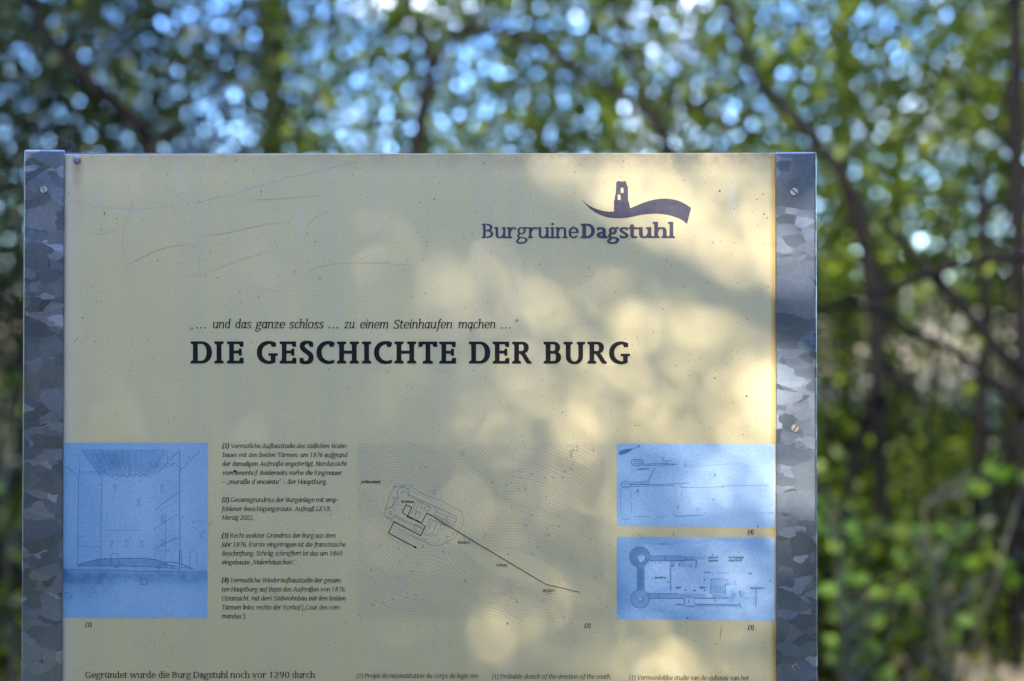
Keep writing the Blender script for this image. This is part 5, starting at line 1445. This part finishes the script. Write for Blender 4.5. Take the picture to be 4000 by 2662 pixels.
GR = 'trees and saplings behind the board'
specs = [
    # name, label, category, crown depth range, crown anchor px (x,y), bark, leaf, limbs
    dict(name='young_tree', lab='thin dark tree forking into a Y above the middle of the board', d=(7.0, 9.0), a=(1850, 300), bark=M_BARK, leaf=M_LEAF,
         limbs=[limb([(1560, 3050), (1590, 2000), (1605, 1200), (1625, 700), (1650, 430), (1680, 285)], 8, 8, 70, 42), limb([(1680, 290), (1655, 140), (1600, 20), (1540, -200), (1500, -500)], 8, 8.3, 36, 14),
                limb([(1680, 290), (1730, 195), (1795, 130), (1880, 20), (1960, -200)], 8, 7.6, 34, 12), limb([(1790, 132), (1930, 125), (2085, 160), (2280, 290), (2475, 400), (2594, 543), (2680, 640), (2800, 800)], 7.8, 7.0, 30, 22)]),
    dict(name='slanting_tree', lab='dark slender tree slanting down to the right above the right post', d=(6.5, 8.5), a=(2900, 250), bark=M_BARK, leaf=M_LEAF,
         limbs=[limb([(3420, 3000), (3440, 1900), (3400, 1100), (3290, 700), (3190, 560), (3060, 420), (2960, 320), (2900, 180), (2850, 20), (2780, -300)], 7.2, 7.6, 60, 20),
                limb([(2950, 310), (3080, 160), (3180, 20)], 7.5, 7.2, 12, 6), limb([(3130, 500), (3000, 520), (2850, 480), (2700, 420)], 7.4, 7.9, 14, 6), limb([(3290, 700), (3360, 780), (3400, 900), (3520, 1020)], 7.3, 7.0, 22, 12)]),
    dict(name='mossy_tree', lab='blurred upright mossy trunk rising behind the left half of the board', d=(11, 13), a=(1000, 350), bark=M_BARKG, leaf=M_LEAFD,
         limbs=[limb([(1080, 2900), (1075, 1500), (1068, 600), (1062, 0), (1060, -500)], 12, 12, 110, 78), limb([(1065, 300), (900, 150), (760, 110), (600, 60)], 12, 11.5, 26, 12), limb([(1064, 220), (1180, 130), (1300, 60)], 12, 12, 24, 10)]),
    dict(name='mossy_tree', lab='pale upright trunk above the right post, seen through leaves', d=(11, 14), a=(3350, 250), bark=M_BARKG, leaf=M_LEAF,
         limbs=[limb([(3330, 2900), (3300, 1400), (3296, 600), (3294, 0), (3292, -500)], 13, 13, 70, 52), limb([(3295, 420), (3400, 330), (3520, 290)], 13, 12.5, 20, 9), limb([(3295, 560), (3180, 440), (3080, 400)], 13, 12.8, 20, 9)]),
    dict(name='leaning_tree', lab='dark leaning tree at the upper left corner behind the sign', d=(6.5, 9), a=(250, 300), bark=M_BARK, leaf=M_LEAFD,
         limbs=[limb([(700, 3000), (680, 1600), (640, 800), (560, 520), (440, 400), (330, 290), (215, 170), (120, 20), (40, -200)], 8, 7.6, 70, 34), limb([(330, 290), (420, 160), (560, 60)], 7.8, 7.4, 18, 8), limb([(215, 170), (100, 180), (-60, 120)], 7.7, 7.2, 22, 10)]),
    dict(name='spreading_tree', lab='dark tree at right edge whose boughs cross in an X beside the post', d=(5.0, 7.5), a=(3700, 1000), bark=M_BARK, leaf=M_LEAF,
         limbs=[limb([(4500, 3000), (4450, 2300), (4300, 1800), (4050, 1500), (3900, 1370), (3760, 1200), (3640, 1080), (3515, 940), (3440, 840)], 6.2, 6, 70, 26), limb([(4350, 930), (4150, 980), (3900, 1010), (3750, 1030), (3600, 1080), (3450, 1130), (3280, 1190), (3150, 1230)], 5.8, 6, 46, 22),
                limb([(4150, 1700), (3950, 1560), (3830, 1460), (3760, 1390), (3600, 1310), (3460, 1230), (3350, 1190)], 6.4, 6, 34, 22), limb([(4380, 2000), (4370, 1500), (4350, 930), (4300, 400), (4250, -300)], 6.1, 6.2, 60, 40), limb([(3760, 1390), (3850, 1200), (3900, 1000), (3960, 800)], 6.2, 6.5, 16, 9)]),
    dict(name='crooked_tree', lab='crooked dark stem just right of the board, curving down leftwards', d=(6.0, 8.5), a=(3400, 1500), bark=M_BARK, leaf=M_LEAF,
         limbs=[limb([(3290, 3000), (3305, 2300), (3310, 2000), (3335, 1800), (3395, 1600), (3432, 1400), (3450, 1230), (3440, 1050)], 7.6, 7.5, 50, 30), limb([(3330, 1850), (3420, 1770), (3500, 1700), (3600, 1560)], 7.6, 7.9, 30, 12), limb([(3335, 1790), (3240, 1700), (3180, 1560)], 7.6, 7.2, 18, 8)]),
    dict(name='upright_tree', lab='dark upright trunk standing in the lower right, left of the edge', d=(7.5, 9.5), a=(3750, 1750), bark=M_BARK, leaf=M_LEAF,
         limbs=[limb([(3740, 3000), (3770, 2600), (3790, 2300), (3800, 2100), (3835, 1800), (3840, 1500), (3850, 1200), (3830, 700)], 8.5, 8.7, 62, 34), limb([(3795, 2250), (3690, 2330), (3640, 2200)], 8.5, 8.2, 24, 10), limb([(3838, 1700), (3740, 1560), (3660, 1500)], 8.6, 8.2, 18, 8)]),
    dict(name='upright_tree', lab='reddish dark trunk cut by the right edge of the photo', d=(7.0, 9.0), a=(3980, 1900), bark=M_BARK, leaf=M_LEAFD,
         limbs=[limb([(3960, 3050), (3975, 2400), (3985, 1900), (3990, 1400), (3980, 700), (3960, -200)], 7.8, 7.9, 66, 46), limb([(3980, 700), (3900, 500), (3800, 400), (3640, 250)], 7.9, 7.5, 20, 10)]),
    dict(name='faint_tree', lab='faint far trunk between the crooked stem and the upright trunk', d=(11, 14), a=(3520, 2000), bark=M_BARKG, leaf=M_LEAFD,
         limbs=[limb([(3520, 2900), (3515, 2200), (3490, 1700), (3500, 1000), (3510, 300)], 13, 13, 55, 40)]),
    dict(name='arching_shrub', lab='dark arching stems low behind the left post', d=(5.0, 7.5), a=(50, 1500), bark=M_BARK, leaf=M_LEAFD,
         limbs=[limb([(500, 3000), (420, 2200), (300, 1600), (190, 1400), (90, 1260), (-60, 1080), (-250, 900)], 6.5, 6.2, 44, 22), limb([(470, 2600), (330, 1800), (220, 1540), (95, 1440), (-60, 1310), (-250, 1250)], 6.5, 6.0, 40, 20), limb([(450, 2700), (250, 2450), (120, 2320), (30, 2200), (-120, 1900)], 6.5, 6.3, 36, 18)]),
    dict(name='slender_stem', lab='slender dark stem rising from the bottom, just left of the upright trunk', d=(7, 9), a=(3620, 1500), bark=M_BARK, leaf=M_LEAF,
         limbs=[limb([(3560, 3000), (3590, 2500), (3640, 2100), (3625, 1700), (3660, 1300), (3700, 900)], 7.8, 8, 26, 14), limb([(3632, 1850), (3540, 1640), (3500, 1500)], 7.8, 7.6, 14, 6)]),
    dict(name='slender_stem', lab='slender dark stem leaning rightwards between upright trunk and edge', d=(7, 9), a=(3900, 1400), bark=M_BARK, leaf=M_LEAF,
         limbs=[limb([(3860, 3000), (3880, 2500), (3900, 2100), (3930, 1700), (3925, 1300), (3960, 900), (3930, 300)], 7.6, 7.9, 30, 16), limb([(3905, 2050), (3850, 1850), (3870, 1700)], 7.6, 7.4, 14, 6)]),
    dict(name='slender_stem', lab='slender dark stem above the board between the Y fork and the slanting tree', d=(7, 9), a=(2600, 300), bark=M_BARK, leaf=M_LEAF,
         limbs=[limb([(2700, 3000), (2690, 1500), (2640, 700), (2560, 480), (2480, 300), (2430, 100), (2400, -200)], 7.8, 8, 30, 16), limb([(2560, 480), (2640, 330), (2700, 150), (2720, -60)], 7.8, 7.6, 16, 8)]),
    dict(name='screened_tree', lab='slim tree hidden mostly by the middle of the board', d=(8, 11), a=(2300, 900), bark=M_BARK, leaf=M_LEAF,
         limbs=[limb([(2350, 2900), (2340, 1800), (2330, 900), (2345, 300), (2330, -300)], 10, 10, 36, 18), limb([(2340, 500), (2450, 300), (2550, 120)], 10, 9.6, 16, 8)]),
]
# candidate leaves, thinned by cover, clumped by noise, dealt out to the nearest crown
def scatter():
    N = 640000
    px = rng.uniform(-900, 4900, N); py = rng.uniform(-900, 3100, N)
    y = 5.4 + 9.2 * rng.random(N) ** 0.72
    d = np.array(fw)[None] + np.outer((px - 2000) / FPX, np.array(rt)) - np.outer((py - 1331) / FPX, np.array(up))
    P = np.array(C0)[None] + d * ((y - CY) / d[:, 1])[:, None]
    cv = 0.22 + 0.78 * cover(px, py) / 9
    cv = np.where((px > 3150) & (py > 1150) & (py < 1900), cover(px, py) / 9, cv)
    # clumps: two octaves of blob noise in space
    q = P * 1.7
    g = np.array([noise.noise(Vector(v)) for v in q])
    g2 = np.array([noise.noise(Vector(v)) for v in P * 4.6 + 31])
    dens = np.clip((cv ** 1.15) * 1.15 + 0.34 * g + 0.20 * g2 + 0.16 * (cv > 0.3), 0.02, 1.25)
    keep = rng.random(N) < dens * ((y + 2.1) / 16) ** 1.2
    # nothing grows through the board or in front of it; leaves stay above the ground
    keep &= (P[:, 2] > 0.25) & ~((P[:, 2] < 2.0) & (y < 8.5) & (rng.random(N) < 0.55))
    return P[keep], px[keep], py[keep], y[keep], g[keep]
P, px, py, yy, gg = scatter()
own = np.zeros(len(P), int)
best = np.full(len(P), 1e9)
for i, s in enumerate(specs):
    dm = (s['d'][0] + s['d'][1]) / 2
    e_ = np.hypot((px - s['a'][0]) / 450, (py - s['a'][1]) / 600) + np.abs(yy - dm) / 2.2 + rng.normal(scale=0.12, size=len(P))
    m_ = e_ < best; best[m_] = e_[m_]; own[m_] = i
for i, s in enumerate(specs):
    base = s['limbs'][0][0][0]
    gz = hz(base.x, base.y)
    root = tag(empty(s['name'], (base.x, base.y, gz)), s['lab'], 'shrub' if 'shrub' in s['name'] else 'tree', GR)
    s['limbs'][0].insert(0, (Vector((base.x, base.y, gz - 0.15)), s['limbs'][0][0][1] * 1.25))
    if s['limbs'][0][1][0].z <= gz: s['limbs'][0].pop(1)
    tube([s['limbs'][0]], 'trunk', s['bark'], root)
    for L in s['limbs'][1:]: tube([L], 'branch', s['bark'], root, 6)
    sel = own == i
    leaf_mesh('crown', P[sel], 0.080, s['leaf'], root, None, 0.3, np.clip(0.42 + 0.5 * gg[sel], 0, 1), 100 + i)
    # twigs carrying the leaf clumps
    Q = P[sel]
    if len(Q) > 60:
        tw = []
        allp = [p for L in s['limbs'] for p, _ in L]
        for k in rng.choice(len(Q), min(70, len(Q) // 20), replace=False):
            e_ = Vector(Q[k]); b_ = min(allp, key=lambda v: (v - e_).length)
            if (e_ - b_).length < 1.8:
                md = (e_ + b_) / 2 + Vector((0, 0, 0.12 * (e_ - b_).length))
                tw.append([(b_, 0.011), (md, 0.008), (e_, 0.003)])
        if tw: tube(tw, 'twigs', s['bark'], root, 4)['kind'] = 'stuff'

# sapling with large bright leaves low at the right: each leaf its own part
def sapling(name, lab, stems, spots, size, seed):
    random.seed(seed)
    base = stems[0][0][0]
    root = tag(empty(name, (base.x, base.y, hz(base.x, base.y))), lab, 'sapling', GR)
    for L in stems: tube([L], 'stem', M_BARKG, root, 6)
    pr = []
    for k in range(3):
        V, F = [], []
        prof = [(-0.5, 0.0), (-0.32, 0.26), (-0.1, 0.42), (0.1, 0.34), (0.22, 0.40), (0.4, 0.16), (0.56, 0.0)]
        for a, w in prof: V += [(a, -w, 0.10 * w + 0.03 * math.sin(a * 9 + k)), (a, 0, -0.04 * a * a), (a, w, 0.12 * w)]
        for j in range(len(prof) - 1):
            for c in (0, 1): F.append((j * 3 + c, j * 3 + c + 1, (j + 1) * 3 + c + 1, (j + 1) * 3 + c))
        me = bpy.data.meshes.new('leaf'); me.from_pydata(V, [], F); me.update()
        at_ = me.attributes.new('tint', 'FLOAT', 'POINT'); at_.data.foreach_set('value', [0.35 + 0.25 * k] * len(V))
        me.materials.append(M_LEAFB); me.polygons.foreach_set('use_smooth', [True] * len(F))
        pr.append(me)
    rl = root.location
    tw = []
    allp = [p for L in stems for p, _ in L]
    for i, (px_, py_, y_) in enumerate(spots):
        p = at(px_, py_, y_)
        o = bpy.data.objects.new('leaf', pr[i % 3]); col.objects.link(o); o.parent = root
        o.location = p - rl
        s_ = size * random.uniform(0.7, 1.2); o.scale = (s_, s_, s_)
        o.rotation_euler = (random.uniform(0.2, 1.2), random.uniform(-0.6, 0.6), random.uniform(0, 6.28))
        b_ = min(allp, key=lambda v: (v - p).length)
        tw.append([(b_, 0.004), ((p + b_) / 2 + Vector((0, 0, 0.03)), 0.003), (p, 0.0015)])
    tube(tw, 'twigs', M_BARKG, root, 4)['kind'] = 'stuff'
def ring_spots(cs, seed):
    random.seed(seed); o = []
    for cx_, cy_, y_, n, r in cs:
        for _ in range(n): o.append((cx_ + random.gauss(0, r), cy_ + random.gauss(0, r * 0.7), y_ + random.uniform(-0.25, 0.25)))
    return o
sapling('hazel_sapling', 'low bright green sapling at the foot of the right post', [limb([(3330, 3400), (3340, 2900), (3300, 2500), (3270, 2200), (3260, 1950)], 3.9, 4.0, 18, 8), limb([(3335, 3000), (3420, 2650), (3500, 2400), (3580, 2250)], 3.9, 3.8, 14, 6)],
        ring_spots([(3250, 2530, 3.9, 9, 60), (3360, 2560, 3.8, 8, 50), (3450, 2580, 3.8, 6, 45), (3480, 2400, 3.9, 7, 60), (3580, 2320, 3.8, 7, 55), (3270, 2330, 4.0, 8, 60), (3220, 2000, 4.0, 9, 60), (3300, 2120, 4.0, 6, 60), (3400, 2270, 4.0, 5, 50)], 1), 0.075, 4)
sapling('hazel_sapling', 'bright green sapling low in front of the dark upright trunk', [limb([(3720, 3400), (3730, 2900), (3680, 2500), (3640, 2200), (3600, 1980)], 4.6, 4.7, 16, 7), limb([(3725, 2800), (3800, 2500), (3900, 2250), (3920, 2100)], 4.6, 4.5, 12, 6)],
        ring_spots([(3640, 2450, 4.6, 7, 55), (3560, 2180, 4.7, 8, 70), (3680, 2210, 4.6, 8, 60), (3640, 2080, 4.7, 8, 55), (3920, 2210, 4.5, 9, 60), (3850, 1900, 4.6, 6, 60), (3760, 2060, 4.7, 5, 60), (3520, 2060, 4.7, 6, 50), (3960, 1860, 4.6, 6, 50)], 2), 0.075, 5)
sapling('hazel_sapling', 'sparse green sapling low at the left edge beside the left post', [limb([(20, 3400), (30, 2900), (40, 2500), (30, 2200), (20, 1900)], 4.8, 4.9, 14, 7)],
        ring_spots([(40, 2400, 4.8, 6, 60), (20, 2000, 4.9, 6, 60), (50, 1500, 5.0, 4, 60)], 3), 0.055, 6)

# undergrowth further back
def under():
    n = 150000
    x = rng.uniform(-4, 6.5, n); y = 4.5 + 9 * rng.random(n) ** 1.3
    hh = np.array([hz(a, b) for a, b in zip(x, y)])
    g = np.array([noise.noise(Vector((a * 0.6, b * 0.6, 5))) for a, b in zip(x, y)])
    k = rng.random(n) < np.clip(0.6 + 0.9 * g, 0, 1)
    z = hh + rng.random(n) ** 1.3 * (np.clip(0.75 - 0.05 * (y - 4.5), 0.35, 2) + 0.9 * np.clip(g, 0, 1))
    Pq = np.stack([x, y, z], 1)[k]
    kk = np.array([noise.noise(Vector((a, b, 15))) for a, b in Pq[:, :2] * 1.3]) > 0.0
    o = leaf_mesh('undergrowth', Pq[kk], 0.095, M_LEAFD, None, 'stuff', 0.5, None, 77)
    tag(o, 'dark leafy undergrowth covering the forest floor behind the board')
    o = leaf_mesh('undergrowth', Pq[~kk], 0.085, M_LEAF, None, 'stuff', 0.5, None, 79)
    tag(o, 'paler green undergrowth growing between the dark patches')
under()
# far wood on the slope: separate trees, small in the photograph
def far_tree(x, y, h, lab, seed):
    g = np.random.default_rng(seed)
    z = hz(x, y)
    root = tag(empty('distant_tree', (x, y, z)), lab, 'tree', 'distant trees on the sunlit slope')
    tube([[(Vector((x, y, z - 0.2)), 0.16), (Vector((x + 0.1, y, z + h * 0.5)), 0.11), (Vector((x, y, z + h * 0.95)), 0.03)]], 'trunk', M_BARKG, root, 6)
    n = 900
    d = g.normal(size=(n, 3)); d /= np.linalg.norm(d, axis=1, keepdims=True)
    r = g.random((n, 1)) ** 0.4
    Pq = np.array([x, y, z + h * 0.62]) + d * r * np.array([h * 0.26, h * 0.26, h * 0.40])
    leaf_mesh('crown', Pq, 0.30, M_LEAFD if seed % 2 else M_LEAF, root, None, 0.4, None, seed)
ft = [(-12, 34), (-5, 40), (2.5, 46), (8, 36), (11.5, 44), (14, 31), (18, 41), (22, 35), (27, 46), (-19, 42), (-26, 36), (33, 40)]
adj = ['leftmost but one', 'left of centre', 'behind the board middle', 'just right of the post', 'second from the post', 'rounded low', 'mid-slope', 'tall', 'upper slope', 'far left', 'outermost left', 'outermost right']
for i, (x, y) in enumerate(ft):
    far_tree(x, y, 1.7 + (i * 37 % 5) * 0.22, 'small distant tree on the sunlit slope, %s' % adj[i], 300 + i)

# ------------------------------------------------------------------ the tree behind the viewer whose crown dapples the board
def gauss(px_, py_, cx_, cy_, rx, ry, a, ang=0):
    c, s_ = math.cos(ang), math.sin(ang)
    dx, dy = px_ - cx_, py_ - cy_
    u = dx * c + dy * s_; v = -dx * s_ + dy * c
    return a * np.exp(-((u / rx) ** 2 + (v / ry) ** 2))
def light_map(px_, py_):
    """share of the sun let through to each place of the board"""
    L = (gauss(px_, py_, 2880, 1080, 230, 300, 1.0) + gauss(px_, py_, 2700, 720, 420, 110, 0.62) + gauss(px_, py_, 2960, 1450, 150, 240, 0.8) + gauss(px_, py_, 2730, 1880, 75, 260, 0.9, -0.45) + gauss(px_, py_, 2960, 1850, 100, 170, 0.8)
         + gauss(px_, py_, 2390, 800, 120, 90, 0.5) + gauss(px_, py_, 2120, 810, 90, 110, 0.5) + gauss(px_, py_, 1900, 1090, 190, 70, 0.30) + gauss(px_, py_, 2200, 1480, 230, 60, 0.32) + gauss(px_, py_, 2060, 2420, 120, 100, 0.30)
         + gauss(px_, py_, 2700, 2590, 240, 90, 0.50) + gauss(px_, py_, 2950, 2330, 90, 100, 0.4) + gauss(px_, py_, 3110, 1480, 80, 480, 0.9) + gauss(px_, py_, 2600, 930, 200, 90, 0.45) + gauss(px_, py_, 2300, 1080, 130, 50, 0.25)
         + gauss(px_, py_, 3500, 2300, 260, 420, 0.5) + gauss(px_, py_, 3700, 900, 300, 500, 0.45))
    blot = np.array([noise.noise(Vector((a / 200, b / 150, 2.0))) + 0.8 * noise.noise(Vector((a / 100, b / 80, 7.0))) for a, b in zip(px_, py_)])
    L = L + gauss(px_, py_, 2550, 1200, 620, 900, 0.20)
    L = np.where(px_ > 3035, gauss(px_, py_, 3110, 1560, 110, 460, 1.3), L)
    f = np.clip(L, 0, 1) ** 0.85 * np.clip(1.0 + 0.9 * blot, 0.05, 1.6) * FMAX
    pz = np.exp(-((py_ - 1470) / 560) ** 4) * 0.62 * np.exp(-(np.maximum(0, px_ - 3300) / 120) ** 2) * (0.8 + 0.35 * blot)
    f = np.where(px_ > 3030, np.clip(pz, 0, 0.95), f)
    return np.maximum(f, 0.0008 + 0.012 * np.clip(blot, 0, 1) * np.clip(px_ / 3000, 0, 1))
FMAX = 0.235
FINE_A = 0.029 * 0.029 * 0.925 ** 2 * 0.73 * 0.45 * 0.50
def canopy():
    S = np.array(SUN)
    def slab(N, x0, x1, z0, z1, t0, t1):
        x = rng.uniform(x0, x1, N); z = rng.uniform(z0, z1, N); t = rng.uniform(t0, t1, N)
        F0 = np.stack([x, np.zeros(N), z], 1)
        return F0 + t[:, None] * S, F0
    Pf, F0 = slab(200000, -0.95, 0.95, 0.85, 2.25, 6.6, 9.4)
    a, b = topix(F0)
    LAIF = 1.3 * 200000 * FINE_A / (1.9 * 1.4)
    Pf = Pf[rng.random(len(Pf)) < np.clip(-np.log(light_map(a, b)) / LAIF, 0, 1)]
    Pq, F0 = slab(70000, -3.4, 3.2, -0.6, 4.2, 6.5, 9.5)
    x, z = F0[:, 0], F0[:, 2]
    inside = (np.abs(x) < 0.97) & (z > 0.83) & (z < 2.27)
    glade = (x > -0.7) & (x < 2.4) & (z > 2.3)
    keep = ~inside & (rng.random(len(x)) < np.where(glade, 0.25, 1.0))
    Pq, x, z = Pq[keep], x[keep], z[keep]
    keep = np.ones(len(x), bool)
    # ragged outline
    g = np.array([noise.noise(Vector(v) * 0.6) for v in Pq[:, :]])
    edge = np.hypot(x[keep] / 3.4, (z[keep] - 1.6) / 2.6)
    Pq = Pq[(edge + 0.25 * g) < 1.0]
    bx_, by_ = -4.2, -6.4
    root = tag(empty('shade_tree', (bx_, by_, hz(bx_, by_))), 'broad leafy tree standing behind the viewer, shading the board', 'tree')
    tk = [(Vector((bx_, by_, -0.2)), 0.30), (Vector((bx_ + 0.2, by_, 2.0)), 0.24), (Vector((bx_ + 0.6, by_ + 0.2, 4.2)), 0.19), (Vector((bx_ + 1.1, by_ + 0.2, 6.8)), 0.10), (Vector((bx_ + 1.2, by_, 8.6)), 0.03)]
    tube([tk], 'trunk', M_BARK, root, 12)
    random.seed(9)
    for k in range(12):
        e_ = Vector(Pq[random.randrange(len(Pq))]); b_ = tk[2][0].lerp(tk[3][0], random.random())
        tube([[(b_, 0.07), ((b_ + e_) / 2 + Vector((0, 0, 0.3)), 0.045), (e_, 0.012)]], 'branch', M_BARK, root, 6)
    leaf_mesh('crown', Pq, 0.09, M_LEAFD, root, None, 0.2, None, 55, True)
    leaf_mesh('crown', Pf, 0.029, M_LEAFD, root, None, 0.2, None, 56, True)
canopy()

# ------------------------------------------------------------------ the wood around the viewer, which keeps the clearing in shade
def wood_tree(x, y, h, rad, zc, rz, n, lab, seed, mat):
    g = np.random.default_rng(seed)
    z = hz(x, y)
    root = tag(empty('woodland_tree', (x, y, z)), lab, 'tree', 'trees of the wood around the clearing')
    tk = [(Vector((x, y, z - 0.2)), 0.20), (Vector((x + 0.15, y, z + h * 0.35)), 0.16), (Vector((x - 0.1, y + 0.1, z + h * 0.7)), 0.10), (Vector((x, y, z + h)), 0.03)]
    tube([tk], 'trunk', M_BARK, root, 10)
    d = g.normal(size=(n, 3)); d /= np.linalg.norm(d, axis=1, keepdims=True)
    r = g.random((n, 1)) ** 0.45
    Pq = np.array([x, y, zc]) + d * r * np.array([rad, rad, rz])
    # keep the ray path to the board and the view past it free
    S = np.array(SUN); t = (Pq[:, 1]) / S[1]
    F0 = Pq - t[:, None] * S
    keep = ~((t > 0) & (np.abs(F0[:, 0]) < 0.85) & (F0[:, 2] > 0.7) & (F0[:, 2] < 2.2))
    px_, py_ = topix(Pq); dep = (Pq - np.array(C0)) @ np.array(fw)
    keep &= ~((dep > 0) & (px_ > -500) & (px_ < 4500) & (py_ > -400)) & (Pq[:, 2] > 0.3) & (np.linalg.norm(Pq - np.array(C0), axis=1) > 1.5)
    t7 = (Pq[:, 1] - 7.0) / S[1]; F7 = Pq - t7[:, None] * S
    keep &= ~((Pq[:, 1] < 4) & (F7[:, 0] > 1.0) & (F7[:, 0] < 5.0) & (F7[:, 2] > -0.5) & (F7[:, 2] < 4.5) & (g.random(n) < 0.92))
    keep &= ~((Pq[:, 1] < 4) & (np.abs(F7[:, 0]) < 4.5) & (F7[:, 2] > 2.0) & (F7[:, 2] < 5.5) & (g.random(n) < 0.45))
    Pq = Pq[keep]
    nz = np.array([noise.noise(Vector(v) * 1.1) for v in Pq])
    Pq = Pq[nz > -0.22]
    leaf_mesh('crown', Pq, 0.19, mat, root, None, 0.4, None, seed, True)
    for k in range(6):
        e_ = Vector(Pq[int(g.integers(len(Pq)))]); b_ = tk[1][0].lerp(tk[3][0], 0.2 + 0.6 * g.random())
        tube([[(b_, 0.05), ((b_ + e_) / 2 + Vector((0, 0, 0.25)), 0.032), (e_, 0.01)]], 'branch', M_BARK, root, 6)
WT = [(4.8, -3.6, 9, 3.8, 5.2, 3.6, 'wide crowned tree to the right of the viewer'), (-5.4, -1.6, 9, 3.8, 5.4, 3.6, 'wide crowned tree beside the viewer on the left of the board'),
      (7.6, -9.5, 10, 4.2, 5.0, 4.4, 'tall tree behind the viewer far to the right'), (1.6, -11.0, 10, 4.4, 5.0, 4.6, 'tall tree straight behind the viewer'), (-10.5, -8.5, 11, 4.6, 5.0, 4.8, 'tall tree behind the viewer beyond the shade tree'),
      (6.8, 2.4, 9, 3.2, 4.6, 3.6, 'leafy tree beyond the right edge of the view'), (-6.6, 3.6, 9, 3.0, 4.6, 3.6, 'leafy tree beyond the left edge of the view'),
      (-1.5, -16, 12, 5.5, 6.0, 5.5, 'large tree at the back of the clearing'), (10.5, -2.0, 11, 4.5, 5.5, 5.0, 'large tree deep in the wood on the right'), (-12, 0.5, 11, 4.5, 5.5, 5.0, 'large tree deep in the wood on the left')]
for i, (x, y, h, rad, zc, rz, lab) in enumerate(WT):
    wood_tree(x, y, h, rad, zc, rz, 6500 if abs(x) < 2 else 4200, lab, 500 + i, M_LEAFD if i % 2 else M_LEAF)

def leaf_screen():  # unseen leaf mass, added so the posts reflect dark foliage, not bright ground
    n = 170000
    a = rng.uniform(R(170), R(370), n); r = rng.uniform(9, 26, n)
    x = r * np.cos(a); y = -1 + r * np.sin(a)
    g = np.array([noise.noise(Vector((u * 0.35, v * 0.35, 9))) for u, v in zip(x, y)])
    z = rng.random(n) * (8.6 + 2.5 * g)
    Pq = np.stack([x, y, np.maximum(z, 0.1)], 1)
    S = np.array(SUN); t = Pq[:, 1] / S[1]; F0 = Pq - t[:, None] * S
    Pq = Pq[~((np.abs(F0[:, 0]) < 0.85) & (F0[:, 2] > 0.7) & (F0[:, 2] < 2.2))]
    o = leaf_mesh('added_thicket', Pq, 0.29, M_LEAFD, None, 'stuff', 0.3, None, 78, True)
    tag(o, 'unseen leafy thicket added behind the viewer to keep the post reflections dark', 'thicket')
leaf_screen()
